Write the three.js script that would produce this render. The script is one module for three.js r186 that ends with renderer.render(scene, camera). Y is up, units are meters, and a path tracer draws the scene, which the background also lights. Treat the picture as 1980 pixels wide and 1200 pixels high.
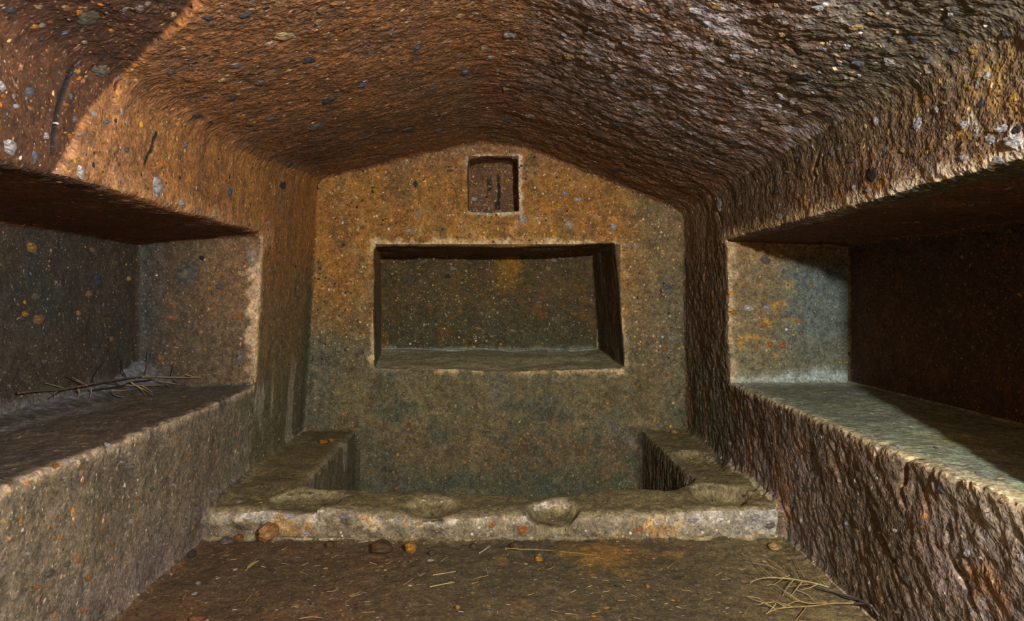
import * as THREE from 'three';

// ------------------------------------------------------------------ camera, light, exposure
const PW = 1980, PH = 1200, F = 1300, PX = 960, PY = 570, EYE = 0.855;      // picture, focal length and principal point in pixels; eye height
const scene = new THREE.Scene();
scene.background = new THREE.Color(0x000000);                                // a closed underground chamber: no sky gets in
const camera = new THREE.PerspectiveCamera(2 * Math.atan(PH / 2 / F) * 180 / Math.PI, PW / PH, 0.05, 30);
camera.position.set(0, EYE, 0);
camera.lookAt(0, EYE, -1);
camera.setViewOffset(PW, PH, PW / 2 - PX, PH / 2 - PY, PW, PH);
camera.updateProjectionMatrix();
const renderer = new THREE.WebGLRenderer({ antialias: true });
renderer.toneMapping = THREE.LinearToneMapping;
renderer.toneMappingExposure = 0.9;
renderer.shadowMap.enabled = true;
const LAMP = new THREE.Vector3(0.585, 1.222, 0.22);                            // the work lamp on a stand, beside the camera
const LAMP_COLOR = new THREE.Color(1.0, 0.97, 0.92), LAMP_POWER = 25;

// ------------------------------------------------------------------ noise and small tools
const CELL = 0.0064;                                                          // size of the rock mesh's cells in view
function rng(seed) { let s = seed >>> 0; return () => { s = (s + 0x6d2b79f5) | 0; let t = Math.imul(s ^ (s >>> 15), 1 | s); t = (t + Math.imul(t ^ (t >>> 7), 61 | t)) ^ t; return ((t ^ (t >>> 14)) >>> 0) / 4294967296; }; }
const PERM = new Uint8Array(512), GX = new Float32Array(256), GY = new Float32Array(256), GZ = new Float32Array(256);
{
  const r = rng(7), p = Array.from({ length: 256 }, (_, i) => i);
  for (let i = 255; i > 0; i--) { const j = Math.floor(r() * (i + 1)); [p[i], p[j]] = [p[j], p[i]]; }
  for (let i = 0; i < 512; i++) PERM[i] = p[i & 255];
  for (let i = 0; i < 256; i++) { const z = r() * 2 - 1, a = r() * 6.2832, q = Math.sqrt(1 - z * z); GX[i] = q * Math.cos(a); GY[i] = q * Math.sin(a); GZ[i] = z; }
}
function n3(x, y, z) {
  const xf = Math.floor(x), yf = Math.floor(y), zf = Math.floor(z);
  x -= xf; y -= yf; z -= zf;
  const X = xf & 255, Y = yf & 255, Z = zf & 255;
  const u = x * x * x * (x * (x * 6 - 15) + 10), v = y * y * y * (y * (y * 6 - 15) + 10), w = z * z * z * (z * (z * 6 - 15) + 10);
  const A = PERM[X] + Y, AA = PERM[A & 255] + Z, AB = PERM[(A + 1) & 255] + Z, B = PERM[X + 1] + Y, BA = PERM[B & 255] + Z, BB = PERM[(B + 1) & 255] + Z;
  let g = PERM[AA & 255]; const a0 = GX[g] * x + GY[g] * y + GZ[g] * z;
  g = PERM[BA & 255]; const a1 = GX[g] * (x - 1) + GY[g] * y + GZ[g] * z;
  g = PERM[AB & 255]; const a2 = GX[g] * x + GY[g] * (y - 1) + GZ[g] * z;
  g = PERM[BB & 255]; const a3 = GX[g] * (x - 1) + GY[g] * (y - 1) + GZ[g] * z;
  g = PERM[(AA + 1) & 255]; const b0 = GX[g] * x + GY[g] * y + GZ[g] * (z - 1);
  g = PERM[(BA + 1) & 255]; const b1 = GX[g] * (x - 1) + GY[g] * y + GZ[g] * (z - 1);
  g = PERM[(AB + 1) & 255]; const b2 = GX[g] * x + GY[g] * (y - 1) + GZ[g] * (z - 1);
  g = PERM[(BB + 1) & 255]; const b3 = GX[g] * (x - 1) + GY[g] * (y - 1) + GZ[g] * (z - 1);
  const l0 = a0 + u * (a1 - a0), l1 = a2 + u * (a3 - a2), m0 = b0 + u * (b1 - b0), m1 = b2 + u * (b3 - b2), p0 = l0 + v * (l1 - l0), p1 = m0 + v * (m1 - m0);
  return (p0 + w * (p1 - p0)) * 1.6;
}
// 2-D noise from a table of random values, smoothly interpolated, about -1..1
const NT = new Float32Array(256 * 256);
{ const r = rng(99); for (let i = 0; i < NT.length; i++) NT[i] = r() * 2 - 1; }
function n2(x, y, s) {
  x += s * 37.31; y += s * 17.77;
  const xf = Math.floor(x), yf = Math.floor(y); x -= xf; y -= yf;
  const u = x * x * (3 - 2 * x), v = y * y * (3 - 2 * y), X = xf & 255, Y = (yf & 255) << 8, X1 = (X + 1) & 255, Y1 = (Y + 256) & 65535;
  const a = NT[Y + X], b = NT[Y + X1], c = NT[Y1 + X], e = NT[Y1 + X1], p = a + u * (b - a), q = c + u * (e - c);
  return p + v * (q - p);
}
const fbm2 = (x, y, s) => n2(x, y, s) * 0.53 + n2(x * 2.03, y * 2.03, s + 1) * 0.29 + n2(x * 4.1, y * 4.1, s + 2) * 0.18;
const clamp = (x, a, b) => (x < a ? a : x > b ? b : x);
const sst = (a, b, x) => { x = clamp((x - a) / (b - a), 0, 1); return x * x * (3 - 2 * x); };
const smax = (a, b, k) => { const h = k - Math.abs(a - b); return h > 0 ? Math.max(a, b) + h * h * 0.25 / k : Math.max(a, b); };
const smin = (a, b, k) => { const h = k - Math.abs(a - b); return h > 0 ? Math.min(a, b) - h * h * 0.25 / k : Math.min(a, b); };

// ------------------------------------------------------------------ the carved chamber as a distance field (x across, y up, d = depth from the camera; negative in the air)
const BACK = 3.7;
const wallL = (y, d) => -(1 + 0.03 * (d - 2.36)) + 0.06 * (y - 0.47);
const wallR = (y, d) => 1 + 0.032 * (d - 2.36) - 0.02 * (y - 0.47);
const eaveL = (d) => 1.36 + 0.04 * sst(1.6, 2.4, d) + 0.11 * sst(2.3, 3.7, d);
const ceilY = (x, d) => { const e = eaveL(d); return smin(e + (x + 0.93) * (1.73 - e) / 0.96, 1.33 + (1 - x) * 0.4 / 0.97, 0.16); };
const stepLine = (x, y) => (x > -0.93 ? 1.63 - 0.67 * (x + 0.93) : 1.43 + 0.69 * clamp(y - 1.1, 0, 0.29));
function box(x, y, d, x0, x1, y0, y1, d0, d1, r) {
  const qx = Math.abs(x - (x0 + x1) / 2) - (x1 - x0) / 2 + r, qy = Math.abs(y - (y0 + y1) / 2) - (y1 - y0) / 2 + r, qd = Math.abs(d - (d0 + d1) / 2) - (d1 - d0) / 2 + r;
  const a = Math.max(qx, 0), b = Math.max(qy, 0), c = Math.max(qd, 0);
  return Math.sqrt(a * a + b * b + c * c) + Math.min(Math.max(qx, qy, qd), 0) - r;
}
function ell(x, y, d, c) {                                                   // c: centre and radii
  const X = (x - c[0]) / c[3], Y = (y - c[1]) / c[4], D = (d - c[2]) / c[5], l = Math.sqrt(X * X + Y * Y + D * D);
  const g = Math.sqrt((X / c[3]) ** 2 + (Y / c[4]) ** 2 + (D / c[5]) ** 2);
  return g < 1e-6 ? -Math.min(c[3], c[4], c[5]) : l * (l - 1) / g;
}
function cap(x, y, d, a) {                                                   // capsule between two points: ax ay ad bx by bd radius
  const vx = a[3] - a[0], vy = a[4] - a[1], vd = a[5] - a[2], wx = x - a[0], wy = y - a[1], wd = d - a[2];
  const t = clamp((wx * vx + wy * vy + wd * vd) / (vx * vx + vy * vy + vd * vd), 0, 1), ex = wx - t * vx, ey = wy - t * vy, ed = wd - t * vd;
  return Math.sqrt(ex * ex + ey * ey + ed * ed) - a[6] * (1 - 0.7 * Math.abs(2 * (a[7] + t / 4) - 1) ** 2);
}
const HOLLOWS = [[-0.69, 0.108, 2.455, 0.125, 0.026, 0.095], [-0.235, 0.10, 2.425, 0.085, 0.042, 0.08], [0.2, 0.088, 2.40, 0.088, 0.05, 0.085], [0.84, 0.112, 2.52, 0.105, 0.075, 0.105], [0.915, 0.116, 3.03, 0.10, 0.055, 0.18]];
const platTop = (x, d) => 0.114 - 0.026 * sst(0.85, 0.2, Math.abs(x - 0.1)) * sst(2.75, 2.35, d) + 0.012 * n2(x * 9, d * 9, 3) * sst(3.2, 2.5, d);
const pitFront = (x) => 2.585 - 0.07 * Math.exp(-(((x - 0.2) / 0.13) ** 2)) + 0.02 * n2(x * 6, 1.3, 5) + 0.1 * sst(0.6, 0.85, x);
const nicheL = (x, y, d) => box(x, y, d, -1.49, -0.6, 0.475, 1.105 + 0.055 * (x + 1), 0.9, 2.80, 0.03);
const nicheR = (x, y, d) => box(x, y, d, 0.6, 1.545, 0.472, 1.095 - 0.035 * (x - 1), 1.0, 2.95, 0.02);
const nicheB = (x, y, d) => box(x, y - 0.012 * n2(x * 5, d * 5, 8), d, -0.672 - 0.13 * (d - BACK), 0.703 - 0.07 * (y - 0.456), 0.447 + 0.034 * (d - BACK), 1.126 + 0.012 * x, 3.3, 4.58, 0.02);
const nicheS = (x, y, d) => box(x, y, d, -0.157, 0.122, 1.316, 1.602 + 0.018 * (1 - (x / 0.14) ** 2), 3.4, 3.9, 0.008);
const pit = (x, y, d) => box(x, y, d, -0.755 - 0.012 * (d - 2.7), 0.798, -0.34, 0.2, pitFront(x), BACK, 0.07);
function base(x, y, d) {
  const wl = wallL(y, d) - x, wr = x - wallR(y, d), c = (y - ceilY(x, d)) * 0.94;
  let r = x < 0 ? smax(wl, c, 0.075) : smax(wr, c, 0.06);
  r = smax(r, d - BACK, 0.035);
  if (x < -0.15 && d < 1.8) {
    const m = Math.max(r - 0.011, d - stepLine(x, y) - 0.008 * n2(y * 14 + x * 9, x * 12, 4), x + 0.2, 1.02 - y);
    r = smin(r, m, 0.012);
  }
  r = smax(r, -y - 0.006 * n2(x * 5, d * 5, 6), 0.035);
  r = Math.max(r, -0.6 - d);
  if (d > 2.1 && y < 0.4) {
    const e = 2.35 + 0.018 * n2(x * 8, 0.7, 2) + 0.01 * n2(x * 25, y * 20, 2) - 0.02 * sst(0.9, 0.2, Math.abs(x));
    r = smax(r, -smax(y - platTop(x, d), (e - 0.3 * (y - 0.05) - d) * 0.96, 0.06), 0.045);
    if (y < 0.3) {
      r = smin(r, pit(x, y, d), 0.0005 + 0.03 * sst(3.69, 3.5, d));
      for (let i = 0; i < 5; i++) if (Math.abs(x - HOLLOWS[i][0]) < 0.3) r = smin(r, ell(x, y, d, HOLLOWS[i]), 0.022);
    }
  }
  if (x < -0.5) { if (d < 3.1) r = smin(r, nicheL(x, y, d), 0.022); } else if (x > 0.5 && d < 3.25) r = smin(r, nicheR(x, y, d), 0.02);
  if (d > 3.2) { r = smin(r, nicheB(x, y, d), 0.02); r = smin(r, nicheS(x, y, d), 0.01); }
  return r;
}
const CRACKS = [];                                                          // narrow clefts: height and depth of both ends, half width, how deep, which wall
for (const [y0, d0, y1, d1, r, deep, s] of [
  [1.365, 1.465, 1.14, 1.42, 0.009, 0.03, -1], [1.31, 1.86, 1.20, 1.81, 0.007, 0.022, -1], [1.50, 3.682, 1.43, 3.682, 0.018, 0.02, -1], [1.285, 2.026, 1.2, 2.08, 0.012, 0.035, 1], [1.3, 3.06, 1.17, 3.01, 0.013, 0.035, 1],
  [0.468, 1.60, 0.385, 1.63, 0.012, 0.03, 1], [0.26, 1.75, 0.16, 1.62, 0.010, 0.03, 1], [0.30, 1.45, 0.2, 1.36, 0.010, 0.03, 1], [0.20, 1.62, 0.15, 1.64, 0.007, 0.015, -1],
]) for (let i = 0; i < 4; i++) for (let k = 0; k < 3; k++) {
  const at = (t) => { const y = y0 + (y1 - y0) * t, d = d0 + (d1 - d0) * t + 0.01 * n2(t * 4, y0 * 9, 3); return [faceX(y, d, s) + s * (0.003 + deep * k / 2), y, d]; };
  CRACKS.push([...at(i / 4), ...at((i + 1) / 4), r * (1 - 0.2 * k), i / 4]);
}
function faceX(y, d, s) { let x = s * 0.8; while (base(x, y, d) < -0.002 && Math.abs(x) < 1.2) x += s * 0.002; return x; }
function cracks(x, y, d, r) {
  if (x > -0.8 && x < 0.9) return r;
  for (let i = 0; i < CRACKS.length; i++) {
    const a = CRACKS[i];
    if (Math.abs(d - a[2]) < 0.08 && Math.abs(x - a[0]) < 0.08 && Math.abs(y - a[1]) < 0.12) r = smin(r, cap(x, y, d, a), 0.003);
  }
  return r;
}
// tool marks, lumps and wear: how far the rock stands in or out, metres
function relief(x, y, d) {
  let h = 0.007 * n3(x * 4.1, y * 4.1, d * 4.1) + 0.0035 * n3(x * 13, y * 13, d * 13 + 5) + 0.0018 * n3(x * 41, y * 41, d * 41) + 0.001 * n3(x * 83, y * 83, d * 83);
  const wr = sst(0.86, 0.96, x) * (1 - sst(1.04, 1.1, x)), wcl = sst(0.13, 0.03, Math.abs(y - ceilY(x, d))) * (1 - wr);
  if (wr > 0) {                                                              // the right wall: slanting pick strokes, broken up by lumps
    const wob = 0.05 * n3(x * 7, y * 7, d * 7), q = d - 0.55 * y + wob, k = sst(1.9, 1.0, y) * (y > 1.06 ? 0.5 : 1) * (d > 2.95 ? 1.1 : 1);
    const s1 = n3(q * 30, y * 11, x * 9 + 3), s2 = n3(q * 64, y * 28, x * 20), s3 = n3(x * 40, y * 36, d * 40);
    h += wr * k * (0.0036 * (0.45 - Math.abs(s1) * 1.6) + 0.0034 * s2 + 0.0034 * s3 + 0.0036 * n3(x * 9, y * 9, d * 9));
  }
  if (wcl > 0) {                                                             // the ceiling: short strokes running across
    const q = d + 0.25 * x * x + 0.12 * n3(x * 4, 1.5, d * 4), k = 0.5 + 0.5 * sst(-0.2, 0.5, x);
    h += wcl * k * (0.0034 * (0.4 - Math.abs(n3(x * 24, y * 8, q * 44)) * 1.6) + 0.0034 * n3(x * 46, y * 30, q * 70) + 0.004 * n3(x * 14, y * 14, d * 20));
  }
  if (d > 2.5 && y < 0.1 && x > 0.7 && x < 0.835) h += 0.016 * (0.4 - Math.abs(n3(d * 24, y * 3, x * 5))) * sst(0.1, 0.06, y);     // pick strokes down the pit's side
  if (d > 2.2 && d < 2.5 && y < 0.14) h += 0.005 * n3(x * 22, y * 22, d * 22);
  if (Math.abs(x) > 0.9 && x < 0 && Math.abs(y - 0.475) < 0.03 && d < 2.8) h += 0.004 * n3(x * 30, y * 30, d * 30);
  return h;
}
function field(x, y, d) {
  const s = base(x, y, d);
  if (s > 0.036 || s < -0.036) return s > 0.06 || s < 0 ? s : cracks(x, y, d, s);
  return cracks(x, y, d, s + relief(x, y, d));
}
const grad = (x, y, d, f, e = 0.004) => {
  const v = new THREE.Vector3(f(x + e, y, d) - f(x - e, y, d), f(x, y + e, d) - f(x, y - e, d), f(x, y, d + e) - f(x, y, d - e));
  return v.normalize();
};
// where the line of sight through a picture point meets the rock, and the way the rock faces there (three.js coordinates)
function at(px, py) {
  const rx = (px - PX) / F, ry = (PY - py) / F, l = Math.hypot(rx, ry, 1);
  let d = 0.8;
  for (let i = 0; i < 160; i++) { const s = field(rx * d, EYE + ry * d, d); if (s > -0.0006) break; d += Math.max(-s * 0.55 / l, 0.0005); }
  const g = grad(rx * d, EYE + ry * d, d, base, 0.01);
  return { p: new THREE.Vector3(rx * d, EYE + ry * d, -d), n: new THREE.Vector3(-g.x, -g.y, g.z), d };
}

// ------------------------------------------------------------------ the rock's colour and grain: five sheets of texture, one for each way that rock can face
// a, b are metres along the sheet. L and R: depth, height; B: across, height; U and D: across, depth.
const SHEETS = {
  L: { a0: 1.1, a1: 3.75, b0: -0.1, b1: 1.6, w: 2048, h: 1312 }, R: { a0: 1.1, a1: 3.75, b0: -0.1, b1: 1.6, w: 2048, h: 1312 },
  B: { a0: -1.6, a1: 1.6, b0: -0.64, b1: 1.76, w: 2048, h: 1536 }, U: { a0: -1.6, a1: 1.6, b0: 1.2, b1: 4.6, w: 2048, h: 2048 }, D: { a0: -1.6, a1: 1.6, b0: 1.2, b1: 4.6, w: 2048, h: 2048 },
};
let cr = 0, cg = 0, cb = 0;
const set = (r, g, b) => { cr = r; cg = g; cb = b; };
const mix = (r, g, b, t) => { t = t < 0 ? 0 : t > 1 ? 1 : t; cr += (r - cr) * t; cg += (g - cg) * t; cb += (b - cb) * t; };
const CLEFT_SHADE = [[1.365, 1.465, 1.14, 1.42, 0.011], [1.31, 1.86, 1.20, 1.81, 0.009], [1.49, 3.676, 1.43, 3.68, 0.03]];   // near-black shade painted along left-wall clefts, since the cut slots catch the lamp
const PAINT = {
  L(d, y) {                                                                   // left: band above the niche, niche back, bench front, strip by the back wall
    const big = fbm2(d * 2.5, y * 2.5, 1), mid = fbm2(d * 9, y * 9, 2), str = n2(d * 28, y * 4, 3);
    if (y > 1.09 && d < 2.95 || d >= 2.8) {
      set(152, 104, 52);
      mix(124, 84, 50, 0.5 + big * 0.9); mix(166, 118, 50, (0.15 + str * 0.5) * sst(1.5, 2.3, d));
      mix(150, 112, 84, sst(2.0, 1.45, d) * (0.5 + mid * 0.6));
      mix(118, 96, 62, sst(1.12, 0.72, y + big * 0.14)); mix(96, 96, 70, sst(0.72, 0.3, y + big * 0.12) * 0.9);
      mix(74, 80, 60, sst(3.48, 3.66, d) * sst(1.15, 0.8, y) * 0.7);
      mix(175, 172, 158, sst(0.45, 0.8, n2(d * 14, y * 3.5, 6)) * sst(0.75, 0.4, y) * 0.6);
      if (d < 2.95 && y > 1.06) { mix(190, 152, 118, sst(1.2, 1.1, y + mid * 0.04) * (0.45 + mid * 0.5)); }
      if (d < 2.86 && y < 1.1 && y > 0.49) mix(205, 180, 138, sst(2.86, 2.80, d + mid * 0.02) * 0.9);
      const st = stepLine(-1, y) - d + 0.006 * mid;
      mix(70, 44, 28, sst(0.0, 0.015, st) * 0.9); mix(160, 120, 90, sst(0.03, 0.0, Math.abs(st + 0.01)) * (0.3 + mid * 0.5));
      for (const [y0, d0, y1, d1, h] of CLEFT_SHADE) { const t = (y - y0) / (y1 - y0); if (t > 0 && t < 1) mix(20, 16, 17, sst(h, h * 0.4, Math.abs(d - d0 - (d1 - d0) * t - 0.01 * n2(t * 4, y0 * 9, 3) + 0.002 * mid)) * sst(0, 0.1, Math.min(t, 1 - t))); }
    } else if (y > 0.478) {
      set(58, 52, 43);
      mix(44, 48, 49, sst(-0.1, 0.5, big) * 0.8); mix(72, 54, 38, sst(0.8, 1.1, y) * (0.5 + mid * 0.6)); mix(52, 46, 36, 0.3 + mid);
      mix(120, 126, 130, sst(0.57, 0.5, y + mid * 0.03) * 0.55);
    } else {
      set(108, 100, 84);
      mix(90, 82, 62, sst(0.0, 0.6, big)); mix(112, 102, 98, sst(0.25, 0.0, y + big * 0.1) * 0.8); mix(118, 104, 80, mid * 0.6); mix(76, 68, 56, sst(0.1, 0.6, -mid) * 0.6);
      mix(112, 116, 92, sst(2.3, 2.8, d) * 0.5);
      mix(190, 172, 146, sst(0.44, 0.47, y + mid * 0.012) * (0.55 + mid * 0.5));
    }
  },
  R(d, y) {
    const big = fbm2(d * 2.5, y * 2.5, 11), mid = fbm2(d * 10, y * 10, 12);
    if (y > 1.084 && d < 3.0) {
      set(116, 92, 68);
      mix(100, 78, 58, 0.4 + big); mix(92, 80, 60, sst(1.2, 1.33, y + mid * 0.04) * 0.75); mix(150, 118, 60, sst(-0.05, 0.5, mid) * sst(1.9, 1.3, d) * 0.65); mix(165, 112, 54, sst(0, 0.6, mid) * sst(1.25, 1.12, y) * 0.7);
      mix(188, 186, 182, sst(0.25, 0.5, fbm2(d * 16, y * 16, 14)) * sst(1.7, 1.3, d) * sst(1.4, 1.15, y) * 0.85);
      mix(204, 178, 142, sst(1.15, 1.098, y + mid * 0.025) * 0.85); mix(214, 206, 190, sst(1.14, 1.1, y + mid * 0.03) * sst(2.1, 1.6, d) * 0.7);
    } else if (d > 2.93) {
      set(104, 84, 62); mix(92, 92, 74, sst(0.9, 0.3, y + big * 0.2) * 0.8); mix(120, 90, 66, sst(0.1, 0.6, mid)); mix(130, 108, 78, sst(1.0, 1.25, y));
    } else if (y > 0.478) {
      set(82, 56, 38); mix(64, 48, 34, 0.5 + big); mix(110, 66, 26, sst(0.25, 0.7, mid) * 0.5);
    } else {
      set(98, 84, 70);
      mix(134, 122, 118, sst(-0.15, 0.45, big + (0.2 - y)) * 0.75); mix(140, 98, 58, sst(0.15, 0.6, mid) * 0.55); mix(90, 78, 58, sst(0.0, -0.5, mid) * 0.6);
      mix(150, 146, 132, sst(1.7, 1.3, d) * sst(0.3, 0.44, y) * 0.6); mix(170, 152, 122, sst(0.44, 0.468, y + mid * 0.012) * 0.8);
    }
  },
  B(x, y) {
    const big = fbm2(x * 2.2, y * 2.2, 21), mid = fbm2(x * 9, y * 9, 22), fine = fbm2(x * 26, y * 26, 23);
    if (y < -0.4) {                                                            // the step's front
      set(118, 110, 90);
      const e = y + mid * 0.03 + fine * 0.025 + 0.02 * sst(0.5, 0.9, x);
      mix(176, 168, 148, sst(-0.57, -0.525, e) * (0.55 + mid * 0.9)); mix(206, 200, 192, sst(-0.545, -0.53, e) * sst(0.15, 0.5, fbm2(x * 14, y * 14, 29)) * 0.8); mix(184, 138, 64, sst(0.25, 0.6, mid + 0.35 * Math.exp(-(((x - 0.42) / 0.2) ** 2))) * 0.55);
      mix(98, 90, 72, sst(-0.575, -0.595, e)); mix(172, 176, 174, sst(0.6, 0.95, x + mid * 0.2) * 0.6);
    } else if (x < -1.055 || x > 1.065) {                                        // end walls of the side niches
      if (x < 0) {
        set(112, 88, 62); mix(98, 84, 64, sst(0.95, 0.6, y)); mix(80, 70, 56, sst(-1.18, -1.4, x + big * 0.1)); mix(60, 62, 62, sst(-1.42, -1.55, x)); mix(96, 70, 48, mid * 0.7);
        mix(200, 176, 142, sst(-1.125, -1.095, x + fine * 0.035) * sst(1.06, 0.98, y + mid * 0.05) * 0.85); mix(150, 145, 140, sst(0.3, 0.6, mid) * sst(-1.38, -1.18, x) * 0.6);
      } else {
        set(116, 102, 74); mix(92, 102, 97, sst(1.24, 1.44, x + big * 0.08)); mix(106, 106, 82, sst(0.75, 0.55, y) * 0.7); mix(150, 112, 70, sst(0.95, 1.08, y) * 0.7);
        mix(196, 140, 48, sst(0.2, 0.55, fine) * sst(1.46, 1.28, x) * sst(0.5, 0.7, y) * sst(1.05, 0.9, y) * 0.7);
        mix(172, 188, 190, sst(0.575, 0.50, y + mid * 0.05 + (1.63 - x) * 0.06) * 0.8); mix(192, 170, 136, sst(1.145, 1.105, x + fine * 0.035) * (0.6 + mid * 0.6));
      }
    } else if (x > -0.665 && x < 0.68 && y > 0.445 && y < 1.133) { // back of the long niche
      set(104, 86, 54); mix(82, 84, 60, sst(0.95, 0.62, y + big * 0.15)); mix(78, 70, 46, 0.4 + mid); mix(170, 120, 30, sst(0.12, 0.02, Math.abs(x - 0.13 + mid * 0.05)) * sst(0.8, 1.05, y) * 0.75);
      mix(150, 104, 36, sst(0.35, 0.6, mid) * 0.4); mix(176, 188, 182, sst(0.52, 0.47, y + fine * 0.02) * 0.7);
    } else if (x > -0.155 && x < 0.121 && y > 1.318 && y < 1.62) {              // back of the small niche, streaked with soot
      set(120, 88, 58); mix(100, 76, 52, 0.5 + mid);
      const a = Math.abs(x + 0.0 + 0.006 * n2(y * 20, 1, 24)), b = Math.abs(x + 0.042), c = Math.abs(x - 0.012);
      mix(160, 118, 58, sst(0.02, 0.006, a + 0.012) * sst(1.35, 1.45, y) * 0.7);
      mix(22, 20, 20, sst(0.012, 0.003, c + fine * 0.008) * sst(1.36, 1.38, y) * sst(1.6, 1.5, y) * 0.95);
      mix(24, 22, 22, sst(0.016, 0.006, b + fine * 0.01) * sst(0.05, 0.02, Math.abs(y - 1.49)) * 0.85); mix(24, 22, 22, sst(0.02, 0.008, Math.abs(x - 0.005) + fine * 0.01) * sst(0.03, 0.015, Math.abs(y - 1.37)) * 0.85);
    } else {
      const w = y + big * 0.16 + 0.10 * sst(-0.6, -0.9, x);
      set(158, 114, 50);
      mix(136, 94, 52, 0.4 + mid * 0.8 + fine * 0.4); mix(134, 98, 70, sst(1.45, 1.62, y) * 0.7);
      mix(132, 104, 62, sst(1.12, 0.86, w)); mix(106, 101, 75, sst(0.86, 0.6, w)); mix(112, 105, 74, sst(0.45, 0.36, y) * 0.7); mix(106, 94, 68, sst(0.2, 0.0, y) * 0.8); mix(88, 92, 70, sst(-0.02, -0.2, y));
      mix(120, 104, 74, sst(0.68, 0.9, x + big * 0.1) * 0.9); mix(98, 100, 80, sst(0.8, 1.0, x) * sst(1.2, 0.8, y) * 0.6); mix(94, 96, 82, sst(-0.8, -1.0, x) * sst(0.8, 0.5, y) * 0.8);
      mix(196, 130, 36, sst(0.25, 0.6, mid) * sst(0.5, 0.9, y) * sst(0.9, 0.6, Math.abs(x)) * 0.5); mix(130, 90, 64, sst(0.3, 0.7, fbm2(x * 6, y * 6, 27)) * sst(0.25, 0.1, y) * 0.5);
      mix(96, 100, 100, sst(0.35, 0.6, fbm2(x * 5, y * 5, 28)) * sst(0.5, 0.3, y) * 0.5);
      mix(84, 72, 46, sst(0.15, 0.6, fbm2(x * 12, y * 7, 44)) * 0.5); mix(150, 140, 110, sst(0.2, 0.6, fbm2(x * 16, y * 16, 45)) * 0.35); mix(74, 84, 72, sst(0.15, 0.55, fbm2(x * 7, y * 7, 46)) * sst(0.7, 0.4, y) * 0.6);
      const ex = Math.max(Math.abs(x - 0.008) - 0.678, Math.abs(y - 0.79) - 0.338), es = Math.max(Math.abs(x + 0.018) - 0.14, Math.abs(y - 1.46) - 0.145);
      const worn = fbm2(x * 5, y * 5, 48); mix(222, 196, 150, sst(0.045, 0.008, ex + fine * 0.035 + mid * 0.015) * sst(-0.35, 0.35, worn + 0.3 * sst(1.0, 1.12, y)) * 0.95); mix(214, 196, 168, sst(0.03, 0.008, es + fine * 0.016) * sst(-0.3, 0.4, worn + 0.35 * sst(1.36, 1.3, y)) * 0.95);
      mix(200, 160, 100, sst(0.2, 0.05, Math.abs(y - 1.2) + Math.abs(x - 0.1) * 0.3) * sst(0, 0.5, fine) * 0.7);
    }
  },
  U(x, d) {
    const big = fbm2(x * 2.3, d * 2.3, 31), mid = fbm2(x * 9, d * 9, 32), fine = fbm2(x * 30, d * 30, 33);
    if (d > 3.72) { set(190, 188, 150); mix(180, 192, 184, sst(4.4, 4.56, d + fine * 0.06) * 0.9); mix(206, 190, 150, sst(3.79, 3.71, d + fine * 0.04) * 0.8); mix(146, 144, 108, mid * 0.6); }
    else if (x < -1.04) {
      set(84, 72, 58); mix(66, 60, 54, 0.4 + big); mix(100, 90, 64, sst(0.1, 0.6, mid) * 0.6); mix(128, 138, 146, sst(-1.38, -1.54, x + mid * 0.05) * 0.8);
      mix(100, 98, 84, sst(2.3, 2.75, d) * 0.6); mix(186, 168, 142, sst(-1.095, -1.06, x + fine * 0.02) * 0.7);
    } else if (x > 1.045 && d < 3.02) {
      set(130, 140, 118); mix(106, 112, 90, 0.3 + big * 0.8); mix(152, 156, 104, sst(0.1, 0.6, fbm2(x * 5, d * 5, 35)) * sst(2.4, 1.8, d) * 0.7); mix(110, 118, 112, sst(0.1, 0.5, mid) * 0.5);
      mix(196, 206, 200, sst(2.75, 2.93, d + mid * 0.06) * 0.5); mix(180, 164, 128, sst(1.12, 1.08, x + fine * 0.02) * 0.7);
    } else if (d > 2.335 + 0.02 * mid) {
      set(116, 106, 72); mix(94, 88, 60, 0.3 + big * 0.7); mix(134, 124, 84, sst(0.0, 0.5, mid) * 0.6); mix(160, 110, 48, sst(0.3, 0.6, fbm2(x * 4, d * 4, 36)) * sst(0.2, 0.6, x) * 0.4);
      for (let i = 0; i < 5; i++) { const h = HOLLOWS[i], l = Math.hypot((x - h[0]) / h[3], (d - h[2]) / h[5]); mix(172, 164, 132, sst(0.3, 0.0, Math.abs(l - 1.0) + fine * 0.25) * (d > h[2] ? 0.4 : 0.05)); }
      mix(178, 170, 148, sst(2.41, 2.35, d + mid * 0.03 + fine * 0.02) * (0.55 + mid * 0.6)); mix(150, 146, 126, sst(0.06, 0.0, Math.max(Math.abs(x - 0.02) - 0.78, pitFront(x) - d) + fine * 0.03) * sst(2.6, 2.75, d) * 0.4);
    } else {
      set(88, 78, 54); mix(92, 68, 46, sst(-0.1, -0.6, x + big * 0.4) * 0.9); mix(76, 69, 50, 0.25 + big * 0.7); mix(126, 114, 78, sst(0.5, 0.9, x) * 0.6); mix(74, 64, 44, sst(0.15, 0.6, mid) * 0.5);
      mix(158, 116, 44, sst(0.2, 0.0, Math.hypot((x - 0.38) * 0.9, (d - 2.2) * 1.1) + mid * 0.14 + fine * 0.05) * 0.7); mix(130, 96, 52, sst(0.35, 0.6, fbm2(x * 7, d * 7, 37)) * 0.4);
    }
  },
  D(x, d) {
    const big = fbm2(x * 2.1, d * 2.1, 41), mid = fbm2(x * 8, d * 8, 42), fine = fbm2(x * 24, d * 24, 43);
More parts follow.
